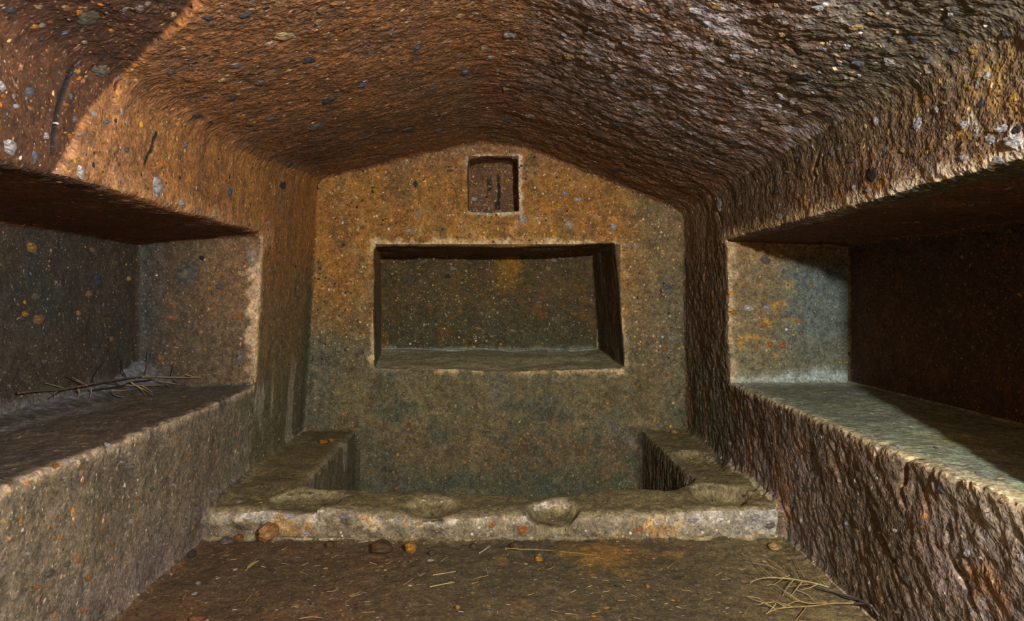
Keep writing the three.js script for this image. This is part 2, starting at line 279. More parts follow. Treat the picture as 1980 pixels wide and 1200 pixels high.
    if (x < -1.0 || x > 1.05) { set(112, 66, 38); mix(90, 56, 36, 0.5 + mid); }
    else if (d > 3.72) { set(110, 76, 48); }
    else {
      set(134, 90, 52); mix(104, 70, 44, 0.4 + big * 0.8); mix(150, 98, 46, sst(0.0, 0.6, mid) * 0.5); mix(104, 72, 48, sst(0.1, 0.6, fine) * 0.5);
      mix(116, 92, 66, sst(-0.35, -0.1, x) * sst(0.3, 0, x) * (0.4 + big));
      mix(120, 74, 48, sst(0.18, 0.05, Math.abs(x - 0.02)) * sst(2.3, 2.6, d) * sst(3.3, 3.0, d) * 0.85);
      mix(118, 98, 88, sst(0.02, 0.25, x + big * 0.08) * sst(3.4, 2.3, d) * 0.9); mix(122, 78, 54, sst(0.3, 0.6, x) * sst(0.1, 0.5, mid) * 0.5);
      mix(176, 170, 182, sst(-0.05, 0.4, fine) * sst(-0.05, 0.25, x + big * 0.1) * sst(3.0, 2.0, d) * 0.85);
      mix(74, 68, 52, sst(0.55, 0.85, x) * sst(2.1, 1.6, d) * 0.85); mix(128, 90, 50, sst(3.1, 3.5, d) * 0.6);
      mix(98, 74, 60, sst(0.1, 0.5, fbm2(x * 5, d * 5, 47)) * 0.5);
      const st = stepLine(x, 1.4) - d + 0.006 * mid;
      if (x < -0.2) { mix(62, 37, 23, sst(0.0, 0.015, st) * 0.92); mix(160, 108, 66, sst(0.02, 0.0, Math.abs(st + 0.006)) * (0.35 + mid * 0.5)); }
    }
  },
};
const KINDS = { cream: [224, 200, 150], white: [226, 224, 222], blue: [116, 134, 168], orange: [206, 126, 34], dark: [34, 28, 26], yellow: [210, 168, 60], tan: [186, 138, 92], grey: [142, 140, 136] };
const MIXES = {   // which flecks, how many to the square metre, by place
  L: (d, y) => (y > 1.06 || d > 2.8 ? [y > 0.9 ? 1700 : 1100, 'cream white tan blue dark dark yellow orange'] : y > 0.478 ? [220, 'tan orange blue grey cream yellow'] : [1700, 'grey cream tan white grey orange tan']),
  R: (d, y) => (y > 1.07 ? [1500, 'white grey blue cream yellow dark'] : y > 0.478 && d < 2.93 ? [160, 'tan grey'] : [1100, 'grey white tan blue grey dark']),
  B: (x, y) => (Math.abs(x) > 1.04 ? [x > 0 ? 420 : 420, x > 0 ? 'orange yellow white grey' : 'cream tan grey orange'] : y < -0.4 ? [1200, 'white white cream grey orange'] : x > -0.66 && x < 0.68 && y > 0.46 && y < 1.12 ? [x < 0.1 ? 2200 : 900, 'cream white grey cream yellow tan'] : y > 0.46 ? [2600, 'cream white yellow orange dark tan cream'] : [1300, 'grey yellow tan orange grey']),
  U: (x, d) => (x > 1 ? [420, 'white grey cream dark'] : x < -1 ? [300, 'grey tan cream'] : d > 2.3 ? [420, 'grey cream yellow dark'] : [420, 'tan cream orange dark grey']),
  D: (x, d) => (Math.abs(x) > 1.02 ? [300, 'cream grey'] : [x > 0 ? 3600 : 2800, x > 0 ? 'white grey blue cream tan grey dark' : 'cream tan orange tan grey blue dark']),
};
function makeSheet(key, seed) {
  const S = SHEETS[key], w = S.w, h = S.h, n = w * h, col = new Float32Array(n * 3), hgt = new Float32Array(n), base3 = new Float32Array(w * 3), paint = PAINT[key], rnd = rng(seed);
  const ua = (S.a1 - S.a0) / w, ub = (S.b1 - S.b0) / h, rock = key === 'U' ? 0.8 : 1;
  for (let j = 0, i = 0; j < h; j++) {
    const b = S.b0 + (j + 0.5) * ub;
    for (let k = 0; k < w; k++, i++) {
      const a = S.a0 + (k + 0.5) * ua;
      if (!(k & 1)) {
        if (j & 1) { cr = base3[k * 3]; cg = base3[k * 3 + 1]; cb = base3[k * 3 + 2]; } else { paint(a, b); base3[k * 3] = cr; base3[k * 3 + 1] = cg; base3[k * 3 + 2] = cb; }
      }
      const g1 = n2(a * 70, b * 70, seed), g2 = n2(a * 170, b * 170, seed + 3), g3 = n2(a * 380, b * 380, seed + 5);
      const g0 = n2(a * 31, b * 31, seed + 11);
      let m = 1 + 0.09 * g0 + 0.14 * g1 + 0.16 * g2 + 0.15 * g3;
      const sp = n2(a * 230, b * 230, seed + 9);
      if (sp < -0.7) m *= 0.7;                                               // dark specks
      col[i * 3] = cr * m; col[i * 3 + 1] = cg * m; col[i * 3 + 2] = cb * m;
      if (sp > 0.66) { const t = (sp - 0.66) * 2.2; col[i * 3] += (215 - cr) * t; col[i * 3 + 1] += (196 - cg) * t; col[i * 3 + 2] += (160 - cb) * t; }
      hgt[i] = 0.5 + 0.16 * g1 * rock + 0.12 * g2 + 0.07 * g3 + 0.14 * g0 * rock;
    }
  }
  const flecks = (S.a1 - S.a0) * (S.b1 - S.b0) * 4000;                          // throw flecks everywhere, keep as many as the place has
  for (let f = 0; f < flecks; f++) {
    const a = S.a0 + rnd() * (S.a1 - S.a0), b = S.b0 + rnd() * (S.b1 - S.b0), [dens, kinds] = MIXES[key](a, b), names = kinds.split(' ');
    const keep = rnd() * 4000 < dens, kind = KINDS[names[Math.floor(rnd() * names.length)]], s0 = rnd(), el = 0.55 + 0.45 * rnd(), ang = rnd() * 3.1416, op = 0.4 + 0.58 * rnd(), sh = 0.75 + 0.4 * rnd(), ph = rnd() * 50;
    if (!keep) continue;
    const r = 0.0016 + 0.0026 * s0 + 0.004 * s0 ** 6, ca = Math.cos(ang), sa = Math.sin(ang), R = r * 1.5;
    const i0 = Math.floor((a - R - S.a0) / ua), i1 = Math.ceil((a + R - S.a0) / ua), j0 = Math.floor((b - R - S.b0) / ub), j1 = Math.ceil((b + R - S.b0) / ub);
    for (let j = Math.max(j0, 0); j <= Math.min(j1, h - 1); j++) for (let k = Math.max(i0, 0); k <= Math.min(i1, w - 1); k++) {
      const x = S.a0 + (k + 0.5) * ua - a, y = S.b0 + (j + 0.5) * ub - b, u = (x * ca + y * sa) / r, v = (y * ca - x * sa) / (r * el), l = Math.sqrt(u * u + v * v) + 0.35 * n2(x / r * 1.6 + ph, y / r * 1.6, 2);
      const t = sst(1.15, 0.7, l) * op;
      if (t <= 0) continue;
      const q = (j * w + k) * 3, gr = sh * (1 + 0.18 * n2(x * 400 + ph, y * 400, 4));
      col[q] += (kind[0] * gr - col[q]) * t; col[q + 1] += (kind[1] * gr - col[q + 1]) * t; col[q + 2] += (kind[2] * gr - col[q + 2]) * t;
      hgt[j * w + k] += 0.16 * t * (kind === KINDS.dark ? -1.5 : 1);
    }
  }
  const cdata = new Uint8Array(n * 4), bdata = new Uint8Array(n * 4);
  for (let i = 0; i < n; i++) {
    for (let c = 0; c < 3; c++) cdata[i * 4 + c] = clamp(col[i * 3 + c], 4, 250);
    cdata[i * 4 + 3] = 255;
    bdata[i * 4] = bdata[i * 4 + 1] = bdata[i * 4 + 2] = clamp(hgt[i], 0, 1) * 255; bdata[i * 4 + 3] = 255;
  }
  const tex = (data, srgb) => { const t = new THREE.DataTexture(data, w, h); t.wrapS = t.wrapT = THREE.MirroredRepeatWrapping; t.magFilter = THREE.LinearFilter; t.minFilter = THREE.LinearMipmapLinearFilter; t.generateMipmaps = true; if (srgb) t.colorSpace = THREE.SRGBColorSpace; t.needsUpdate = true; return t; };
  return new THREE.MeshStandardMaterial({ name: 'tuff ' + key, map: tex(cdata, true), bumpMap: tex(bdata, false), bumpScale: { L: 0.0045, R: 0.009, B: 0.005, U: 0.005, D: 0.009 }[key], roughness: 0.86 });
}
const ORDER = ['L', 'R', 'B', 'U', 'D'];
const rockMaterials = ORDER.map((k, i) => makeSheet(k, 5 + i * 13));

// ------------------------------------------------------------------ the rock's mesh: surface nets over the distance field, cut into the pieces of the chamber
function axis(lo, hi, spans) {                                                // grid lines: fine where the picture looks, coarse behind the camera
  const out = [lo]; let x = lo;
  while (x < hi) { let s = CELL; for (const [a, b, k] of spans) if (x >= a && x < b) s = k; x += s; out.push(x); }
  while ((out.length - 1) % 8) { x += CELL; out.push(x); }
  return Float64Array.from(out);
}
const gx = axis(-1.6, 1.66, []), gy = axis(-0.40, 1.78, [[-0.4, -0.1, CELL * 2]]), gd = axis(-0.68, 4.66, [[-0.68, 0.9, 0.04], [0.9, 1.15, CELL * 2], [3.8, 4.7, CELL * 1.5]]);
const NB = 8, bx = (gx.length - 1) / NB, by = (gy.length - 1) / NB, bd = (gd.length - 1) / NB, blocks = new Map(), M1 = NB + 1;
const vp = [], vx = new Float32Array(4.5e6);
let nv = 0;
{
  const s = new Float32Array(M1 * M1 * M1);
  for (let K = 0; K < bd; K++) for (let J = 0; J < by; J++) for (let I = 0; I < bx; I++) {
    const i0 = I * NB, j0 = J * NB, k0 = K * NB, ax = gx[i0], bx1 = gx[i0 + NB], ay = gy[j0], by1 = gy[j0 + NB], ad = gd[k0], bd1 = gd[k0 + NB];
    const half = 0.5 * Math.hypot(bx1 - ax, by1 - ay, bd1 - ad);
    if (Math.abs(base((ax + bx1) / 2, (ay + by1) / 2, (ad + bd1) / 2)) > half + 0.04) continue;
    let neg = 0;
    for (let k = 0, q = 0; k < M1; k++) for (let j = 0; j < M1; j++) for (let i = 0; i < M1; i++, q++) { const f = field(gx[i0 + i], gy[j0 + j], gd[k0 + k]); s[q] = f; if (f < 0) neg++; }
    if (neg === 0 || neg === s.length) continue;
    const ids = new Int32Array(NB * NB * NB).fill(-1), flags = new Uint8Array(NB * NB * NB);
    for (let k = 0; k < NB; k++) for (let j = 0; j < NB; j++) for (let i = 0; i < NB; i++) {
      const q = (k * M1 + j) * M1 + i, id = (k * NB + j) * NB + i;
      const n0 = s[q] < 0;
      if (s[q + 1] < 0 === n0 && s[q + M1] < 0 === n0 && s[q + M1 + 1] < 0 === n0 && s[q + M1 * M1] < 0 === n0 && s[q + M1 * M1 + 1] < 0 === n0 && s[q + M1 * M1 + M1] < 0 === n0 && s[q + M1 * M1 + M1 + 1] < 0 === n0) continue;
      const c = [s[q], s[q + 1], s[q + M1], s[q + M1 + 1], s[q + M1 * M1], s[q + M1 * M1 + 1], s[q + M1 * M1 + M1], s[q + M1 * M1 + M1 + 1]];
      let x = 0, y = 0, d = 0, m = 0;
      for (let e = 0; e < 3; e++) for (let t = 0; t < 8; t++) {
        const bit = 1 << e; if (t & bit) continue;
        const u = c[t], v = c[t | bit]; if ((u < 0) === (v < 0)) continue;
        const r = u / (u - v);
        x += (t & 1) + (e === 0 ? r : 0); y += ((t >> 1) & 1) + (e === 1 ? r : 0); d += ((t >> 2) & 1) + (e === 2 ? r : 0); m++;
      }
      x /= m; y /= m; d /= m;
      ids[id] = nv;
      vx[nv * 3] = gx[i0 + i] + x * (gx[i0 + i + 1] - gx[i0 + i]); vx[nv * 3 + 1] = gy[j0 + j] + y * (gy[j0 + j + 1] - gy[j0 + j]); vx[nv * 3 + 2] = gd[k0 + k] + d * (gd[k0 + k + 1] - gd[k0 + k]);
      nv++;
      flags[id] = ((c[1] < 0) !== n0 ? 1 : 0) | ((c[2] < 0) !== n0 ? 2 : 0) | ((c[4] < 0) !== n0 ? 4 : 0) | (n0 ? 8 : 0);
    }
    blocks.set((K * by + J) * bx + I, { ids, flags, i0, j0, k0 });
  }
}
const vid = (i, j, k) => {
  if (i < 0 || j < 0 || k < 0) return -1;
  const b = blocks.get(((k >> 3) * by + (j >> 3)) * bx + (i >> 3));
  return b ? b.ids[((k & 7) * NB + (j & 7)) * NB + (i & 7)] : -1;
};
const quads = []; const vn = new Float32Array(nv * 3);
for (const { flags, i0, j0, k0 } of blocks.values()) for (let q = 0; q < 512; q++) {
  const f = flags[q]; if (!(f & 7)) continue;
  const i = i0 + (q & 7), j = j0 + ((q >> 3) & 7), k = k0 + (q >> 6);
  for (let e = 0; e < 3; e++) {
    if (!(f & (1 << e))) continue;
    const a = vid(i, j, k);
    const b = e === 0 ? vid(i, j - 1, k) : e === 1 ? vid(i, j, k - 1) : vid(i - 1, j, k);
    const c = e === 0 ? vid(i, j - 1, k - 1) : e === 1 ? vid(i - 1, j, k - 1) : vid(i - 1, j - 1, k);
    const g = e === 0 ? vid(i, j, k - 1) : e === 1 ? vid(i - 1, j, k) : vid(i, j - 1, k);
    if (a < 0 || b < 0 || c < 0 || g < 0) continue;
    // depth runs against z, which turns the winding round; air is negative
    if (f & 8) quads.push(a, b, c, g); else quads.push(a, g, c, b);
  }
}
for (let q = 0; q < quads.length; q += 4) {
  const [a, b, c, g] = [quads[q] * 3, quads[q + 1] * 3, quads[q + 2] * 3, quads[q + 3] * 3];
  const ux = vx[c] - vx[a], uy = vx[c + 1] - vx[a + 1], uz = -vx[c + 2] + vx[a + 2], wx = vx[g] - vx[b], wy = vx[g + 1] - vx[b + 1], wz = -vx[g + 2] + vx[b + 2];
  const X = uy * wz - uz * wy, Y = uz * wx - ux * wz, Z = ux * wy - uy * wx;
  for (const v of [a, b, c, g]) { vn[v] += X; vn[v + 1] += Y; vn[v + 2] += Z; }
}
for (let i = 0; i < nv * 3; i += 3) { const l = Math.hypot(vn[i], vn[i + 1], vn[i + 2]) || 1; vn[i] /= l; vn[i + 1] /= l; vn[i + 2] /= l; }

function pieceOf(x, y, d, n) {                                                // n: how the rock faces, in x, y, depth
  if (d > BACK + 0.02 && Math.abs(x) < 0.9) return y > 1.24 ? 'niche_small' : 'niche_back';
  if (d < -0.5) return 'wall_front';
  if (d > 2.26 && y < 0.16 && x > wallL(y, d) + 0.025 && x < wallR(y, d) - 0.025 && d < BACK - 0.02) {
    for (let i = 0; i < 5; i++) { const h = HOLLOWS[i]; if (Math.hypot((x - h[0]) / h[3], (d - h[2]) / h[5]) < 0.97 && y > 0.02) return 'hollow' + i; }
    if (pit(x, y, d) < 0.016 && (y < 0.075 || n.y < 0.6)) return 'pit';
    if (y > 0.03 || (n.z < -0.5 && y > 0.012)) return 'platform';
  }
  if (d > BACK - 0.02 && y < 0.09 && Math.abs(x) < 0.8) return 'pit';
  const left = x < -0.85, right = x > 0.85;
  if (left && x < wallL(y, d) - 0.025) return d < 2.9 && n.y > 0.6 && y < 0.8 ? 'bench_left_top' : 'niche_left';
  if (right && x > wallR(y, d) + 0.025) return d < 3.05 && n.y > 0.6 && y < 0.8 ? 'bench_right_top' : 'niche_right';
  if (d > BACK - 0.03 && n.z < -0.5 || (d > BACK - 0.015)) return 'wall_back';
  if (n.y > 0.72 && y < 0.05) return 'floor';
  if (n.y < -0.6 && y > 1.2) return 'ceiling';
  if (left) return y < 0.482 && d < 2.805 ? (n.y > 0.6 ? 'bench_left_top' : 'bench_left') : 'wall_left';
  if (right) return y < 0.482 && d < 2.955 ? (n.y > 0.6 ? 'bench_right_top' : 'bench_right') : 'wall_right';
  return y > 0.9 ? 'ceiling' : 'floor';
}
const pieces = {}, NQ = quads.length / 4, cls = new Uint8Array(NQ), sheetOf = new Uint8Array(NQ), classes = [];
for (let q = 0; q < quads.length; q += 4) {
  const a = quads[q] * 3, b = quads[q + 1] * 3, c = quads[q + 2] * 3, g = quads[q + 3] * 3;
  const x = (vx[a] + vx[b] + vx[c] + vx[g]) / 4, y = (vx[a + 1] + vx[b + 1] + vx[c + 1] + vx[g + 1]) / 4, d = (vx[a + 2] + vx[b + 2] + vx[c + 2] + vx[g + 2]) / 4;
  const n = grad(x, y, d, base, 0.012).negate(), name = pieceOf(x, y, d, n), ax = Math.abs(n.x), ay = Math.abs(n.y) * (y > 1.2 ? 1.35 : 1), az = Math.abs(n.z);
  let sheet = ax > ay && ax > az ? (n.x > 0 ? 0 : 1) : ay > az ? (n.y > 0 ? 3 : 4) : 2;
  if (name === 'niche_back' && sheet === 2 && d > 4.3) sheet = 6;
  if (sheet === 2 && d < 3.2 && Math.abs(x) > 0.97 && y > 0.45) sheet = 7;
  if (name === 'platform' && sheet === 2 && d < 2.5) sheet = 5;
  if (name.startsWith('hollow') || (name === 'platform' && sheet < 2)) sheet = 3;
  if (name.startsWith('bench') && name.endsWith('top')) sheet = 8;                // the step's front has its own strip of sheet B
  let k = classes.indexOf(name); if (k < 0) k = classes.push(name) - 1;
  cls[q / 4] = k; sheetOf[q / 4] = sheet;
}
for (let pass = 0; pass < 2; pass++) {                                         // a scrap cut off from its piece joins the piece round it
  const own = new Map(), par = new Int32Array(NQ), size = new Int32Array(NQ), other = new Int32Array(NQ).fill(-1);
  for (let i = 0; i < NQ; i++) par[i] = i;
  const find = (i) => { while (par[i] !== i) { par[i] = par[par[i]]; i = par[i]; } return i; };
  const first = new Int32Array(nv * 2).fill(-1);
  for (let q = 0; q < NQ; q++) for (let c = 0; c < 4; c++) {
    const v = quads[q * 4 + c];
    if (first[v * 2] < 0) first[v * 2] = q;
    else if (cls[first[v * 2]] === cls[q]) par[find(q)] = find(first[v * 2]);
    else if (first[v * 2 + 1] < 0) first[v * 2 + 1] = q;
    else if (cls[first[v * 2 + 1]] === cls[q]) par[find(q)] = find(first[v * 2 + 1]);
  }
  for (let q = 0; q < NQ; q++) size[find(q)]++;
  for (let v = 0; v < nv; v++) { const a = first[v * 2], b = first[v * 2 + 1]; if (a >= 0 && b >= 0) { other[find(a)] = cls[b]; other[find(b)] = cls[a]; } }
  for (let q = 0; q < NQ; q++) { const r = find(q); if (size[r] < 500 && other[r] >= 0) own.set(q, other[r]); }
  for (const [q, k] of own) cls[q] = k;
}
for (let q = 0; q < NQ; q++) {
  const p = (pieces[classes[cls[q]]] ??= [[], [], [], [], [], [], [], [], []]);
  p[sheetOf[q]].push(quads[q * 4], quads[q * 4 + 1], quads[q * 4 + 2], quads[q * 4 + 3]);
}
const UVOF = [(x, y, d) => [d, y], (x, y, d) => [d, y], (x, y) => [x, y], (x, y, d) => [x, d], (x, y, d) => [x, d], (x, y) => [x, y - 0.6], (x, y) => [0.67 - (0.67 - x) * 0.9, y], (x, y) => [x + 0.08 * Math.sign(x), y], (x, y, d) => [x + 0.08 * Math.sign(x), d]];
function pieceGeometry(names, slab, turn = 0) {
  const pos = [], nor = [], uv = [], idx = [], groups = [];
  for (let s = 0; s < 9; s++) {
    const seen = new Map(), sh = SHEETS[ORDER[s > 7 ? 3 : s > 4 ? 2 : s]], start = idx.length;
    const put = (v) => {
      let i = seen.get(v);
      if (i === undefined) {
        i = pos.length / 3; seen.set(v, i);
        const x = vx[v * 3], y = vx[v * 3 + 1], d = vx[v * 3 + 2], [a, b] = UVOF[s](x, y, d);
        pos.push(x, y, -d); nor.push(vn[v * 3], vn[v * 3 + 1], vn[v * 3 + 2]); uv.push((a - sh.a0) / (sh.a1 - sh.a0), (b - sh.b0) / (sh.b1 - sh.b0));
      }
      return i;
    };
    for (const name of names) { const Q = pieces[name]?.[s] ?? []; for (let q = 0; q < Q.length; q += 4) { const a = put(Q[q]), b = put(Q[q + 1]), c = put(Q[q + 2]), g = put(Q[q + 3]); idx.push(a, b, c, a, c, g); } }
    if (idx.length > start) groups.push([start, idx.length - start, s > 7 ? 3 : s > 4 ? 2 : s]);
  }
  if (slab) {                                                                  // the mass of rock behind the carved face
    const [x0, x1, y0, y1, z0, z1] = slab, g = new THREE.BoxGeometry(x1 - x0, y1 - y0, z1 - z0).translate((x0 + x1) / 2, (y0 + y1) / 2, (z0 + z1) / 2), off = pos.length / 3, start = idx.length;
    pos.push(...g.attributes.position.array); nor.push(...g.attributes.normal.array); uv.push(...g.attributes.uv.array); for (const i of g.index.array) idx.push(i + off);
    groups.push([start, idx.length - start, 0]);
  }
  const g = new THREE.BufferGeometry();
  g.setAttribute('position', new THREE.Float32BufferAttribute(pos, 3)); g.setAttribute('normal', new THREE.Float32BufferAttribute(nor, 3)); g.setAttribute('uv', new THREE.Float32BufferAttribute(uv, 2)); g.setIndex(idx);
  for (const [a, n, m] of groups) g.addGroup(a, n, m);
  return g;
}
const taken = new Map();
const numbered = (name) => { const k = taken.get(name) ?? 0; taken.set(name, k + 1); return k ? name + '_' + String(k).padStart(3, '0') : name; };
function finish(o) { o.traverse((m) => { if (m.isMesh) { m.castShadow = true; m.receiveShadow = true; } }); return o; }
function rock(name, names, parent, slab) {
  const m = new THREE.Mesh(pieceGeometry(names, slab), rockMaterials); m.name = parent === scene ? numbered(name) : name; parent.add(m); finish(m);
  if (parent === scene) m.userData = { kind: 'structure' };
  return m;
}
function tag(o, label, category, group) { o.userData = { label, category }; if (group) o.userData.group = group; return o; }
function thing(name, label, category, group) { const o = new THREE.Group(); o.name = numbered(name); scene.add(o); return tag(o, label, category, group); }

const floor = rock('floor', ['floor'], scene, [-1.8, 1.8, -0.6, -0.45, -4.9, 0.9]);
const ceiling = rock('ceiling', ['ceiling'], scene, [-1.8, 1.8, 1.82, 2.0, -4.9, 0.9]);
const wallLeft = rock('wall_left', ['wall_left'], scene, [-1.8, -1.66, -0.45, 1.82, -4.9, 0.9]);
const wallRight = rock('wall_right', ['wall_right'], scene, [1.7, 1.8, -0.45, 1.82, -4.9, 0.9]);
const wallBack = rock('wall_back', ['wall_back'], scene, [-1.66, 1.7, -0.45, 1.82, -4.9, -4.72]);
const wallFront = rock('wall_front', ['wall_front'], scene, [-1.66, 1.7, -0.45, 1.82, 0.72, 0.9]);
const nicheLeft = rock('niche', ['niche_left'], wallLeft), nicheRight = rock('niche', ['niche_right'], wallRight);
const nicheBack = rock('long_niche', ['niche_back'], wallBack), nicheSmall = rock('square_niche', ['niche_small'], wallBack);
const benchLeft = thing('stone_bench', 'rock-cut stone bench strewn with dry twigs and pale dust along its back', 'bench');
rock('bench_front', ['bench_left'], benchLeft); rock('bench_top', ['bench_left_top'], benchLeft);
const benchRight = thing('stone_bench', 'rock-cut stone bench with bare pale green top crossed by a slanting shadow', 'bench');
rock('bench_front', ['bench_right'], benchRight); rock('bench_top', ['bench_right_top'], benchRight);
const platform = thing('stone_platform', 'low stone platform with whitish front edge around a sunken pit before the back wall', 'platform');
rock('platform_top', ['platform'], platform); rock('pit', ['pit'], platform);
for (let i = 0; i < 5; i++) rock('cup_hollow', ['hollow' + i], platform);
// ------------------------------------------------------------------ stones set in the rock, each a piece of the wall or ceiling that holds it
const plain = (name, c, k = {}) => new THREE.MeshStandardMaterial({ name, color: new THREE.Color().setRGB(c[0] / 255, c[1] / 255, c[2] / 255, THREE.SRGBColorSpace), roughness: 0.8, ...k });
const grainSheet = (seed, fa, fb, lo) => {                                     // a small sheet of mineral grain, used for tone and for relief
  const n = 128, data = new Uint8Array(n * n * 4);
  for (let j = 0, i = 0; j < n; j++) for (let k = 0; k < n; k++, i += 4) {
    const v = clamp((lo + (1 - lo) * (0.5 + 0.5 * fbm2(k * fa / n, j * fb / n, seed))) * 255, 0, 255);
    data[i] = data[i + 1] = data[i + 2] = v; data[i + 3] = 255;
  }
  const t = new THREE.DataTexture(data, n, n); t.wrapS = t.wrapT = THREE.MirroredRepeatWrapping; t.magFilter = THREE.LinearFilter; t.colorSpace = THREE.SRGBColorSpace; t.needsUpdate = true; return t;
};
const grain = grainSheet(51, 14, 14, 0.35);
const STONE = {};
for (const [k, c] of Object.entries({ white: [226, 224, 226], pale: [194, 192, 198], lilac: [146, 136, 132], blue: [112, 120, 138], navy: [72, 76, 88], grey: [118, 112, 102], cream: [214, 184, 134], tan: [168, 126, 88], orange: [196, 128, 50], yellow: [186, 148, 66], brown: [110, 76, 46], dark: [44, 38, 35] })) STONE[k] = plain('embedded ' + k + ' stone', c, { map: grain });
const lumps = [];
for (let v = 0; v < 7; v++) {
  const g = new THREE.IcosahedronGeometry(1, 3), p = g.attributes.position, r = new THREE.Vector3();
  for (let i = 0; i < p.count; i++) {
    r.fromBufferAttribute(p, i).normalize();
    const k = 0.92 + 0.34 * n3(r.x * 1.3 + v * 9, r.y * 1.3, r.z * 1.3) + 0.2 * n3(r.x * 3 + v * 5, r.y * 3, r.z * 3) + 0.1 * n3(r.x * 6.5, r.y * 6.5 + v, r.z * 6.5);
    p.setXYZ(i, r.x * k, r.y * k, r.z * k);
  }
  g.computeVertexNormals(); lumps.push(g);
}
const HOLDERS = { ceiling, wall_left: wallLeft, wall_right: wallRight, wall_back: wallBack, niche_left: nicheLeft, niche_right: nicheRight, niche_back: nicheBack, niche_small: nicheSmall, floor };
let nClast = 0;
function clast(px, py, rx, ry, kind, high = 0.3) {
  const { p, n, d } = at(px, py), eye = new THREE.Vector3(0, EYE, 0), k = d / F;
  const name = pieceOf(p.x, p.y, d, new THREE.Vector3(n.x, n.y, -n.z));
  const parent = HOLDERS[name] ?? (name.startsWith('bench_left') ? benchLeft : name.startsWith('bench_right') ? benchRight : name === 'wall_front' ? null : platform);
  if (!parent) return;
  const onto = (dx, dy) => {                                                   // the surface step that spans this picture step
    const ray = new THREE.Vector3((px + dx - PX) / F, (PY - py - dy) / F, -1), t = p.clone().sub(eye).dot(n) / ray.dot(n);
    const v = eye.clone().addScaledVector(ray, t).sub(p), most = 3.2 * Math.max(rx, ry) * k; return v.length() > most ? v.setLength(most) : v;
  };
  const a = onto(rx, 0), ea = a.clone().normalize(), eb = new THREE.Vector3().crossVectors(n, ea), b = Math.abs(onto(0, ry).dot(eb));
  const la = a.length() * 1.05, lb = Math.max(b, 0.35 * ry * k) * 1.05, lc = high * Math.min(la, lb, 0.02) + 0.0015, m = new THREE.Mesh(lumps[nClast++ % lumps.length], STONE[kind]);
  m.name = 'embedded_stone';
  m.quaternion.setFromRotationMatrix(new THREE.Matrix4().makeBasis(ea, eb, n)); m.scale.set(la, lb, lc);
  m.position.copy(p).addScaledVector(n, -0.25 * lc); m.castShadow = m.receiveShadow = true;
  parent.add(m);
}
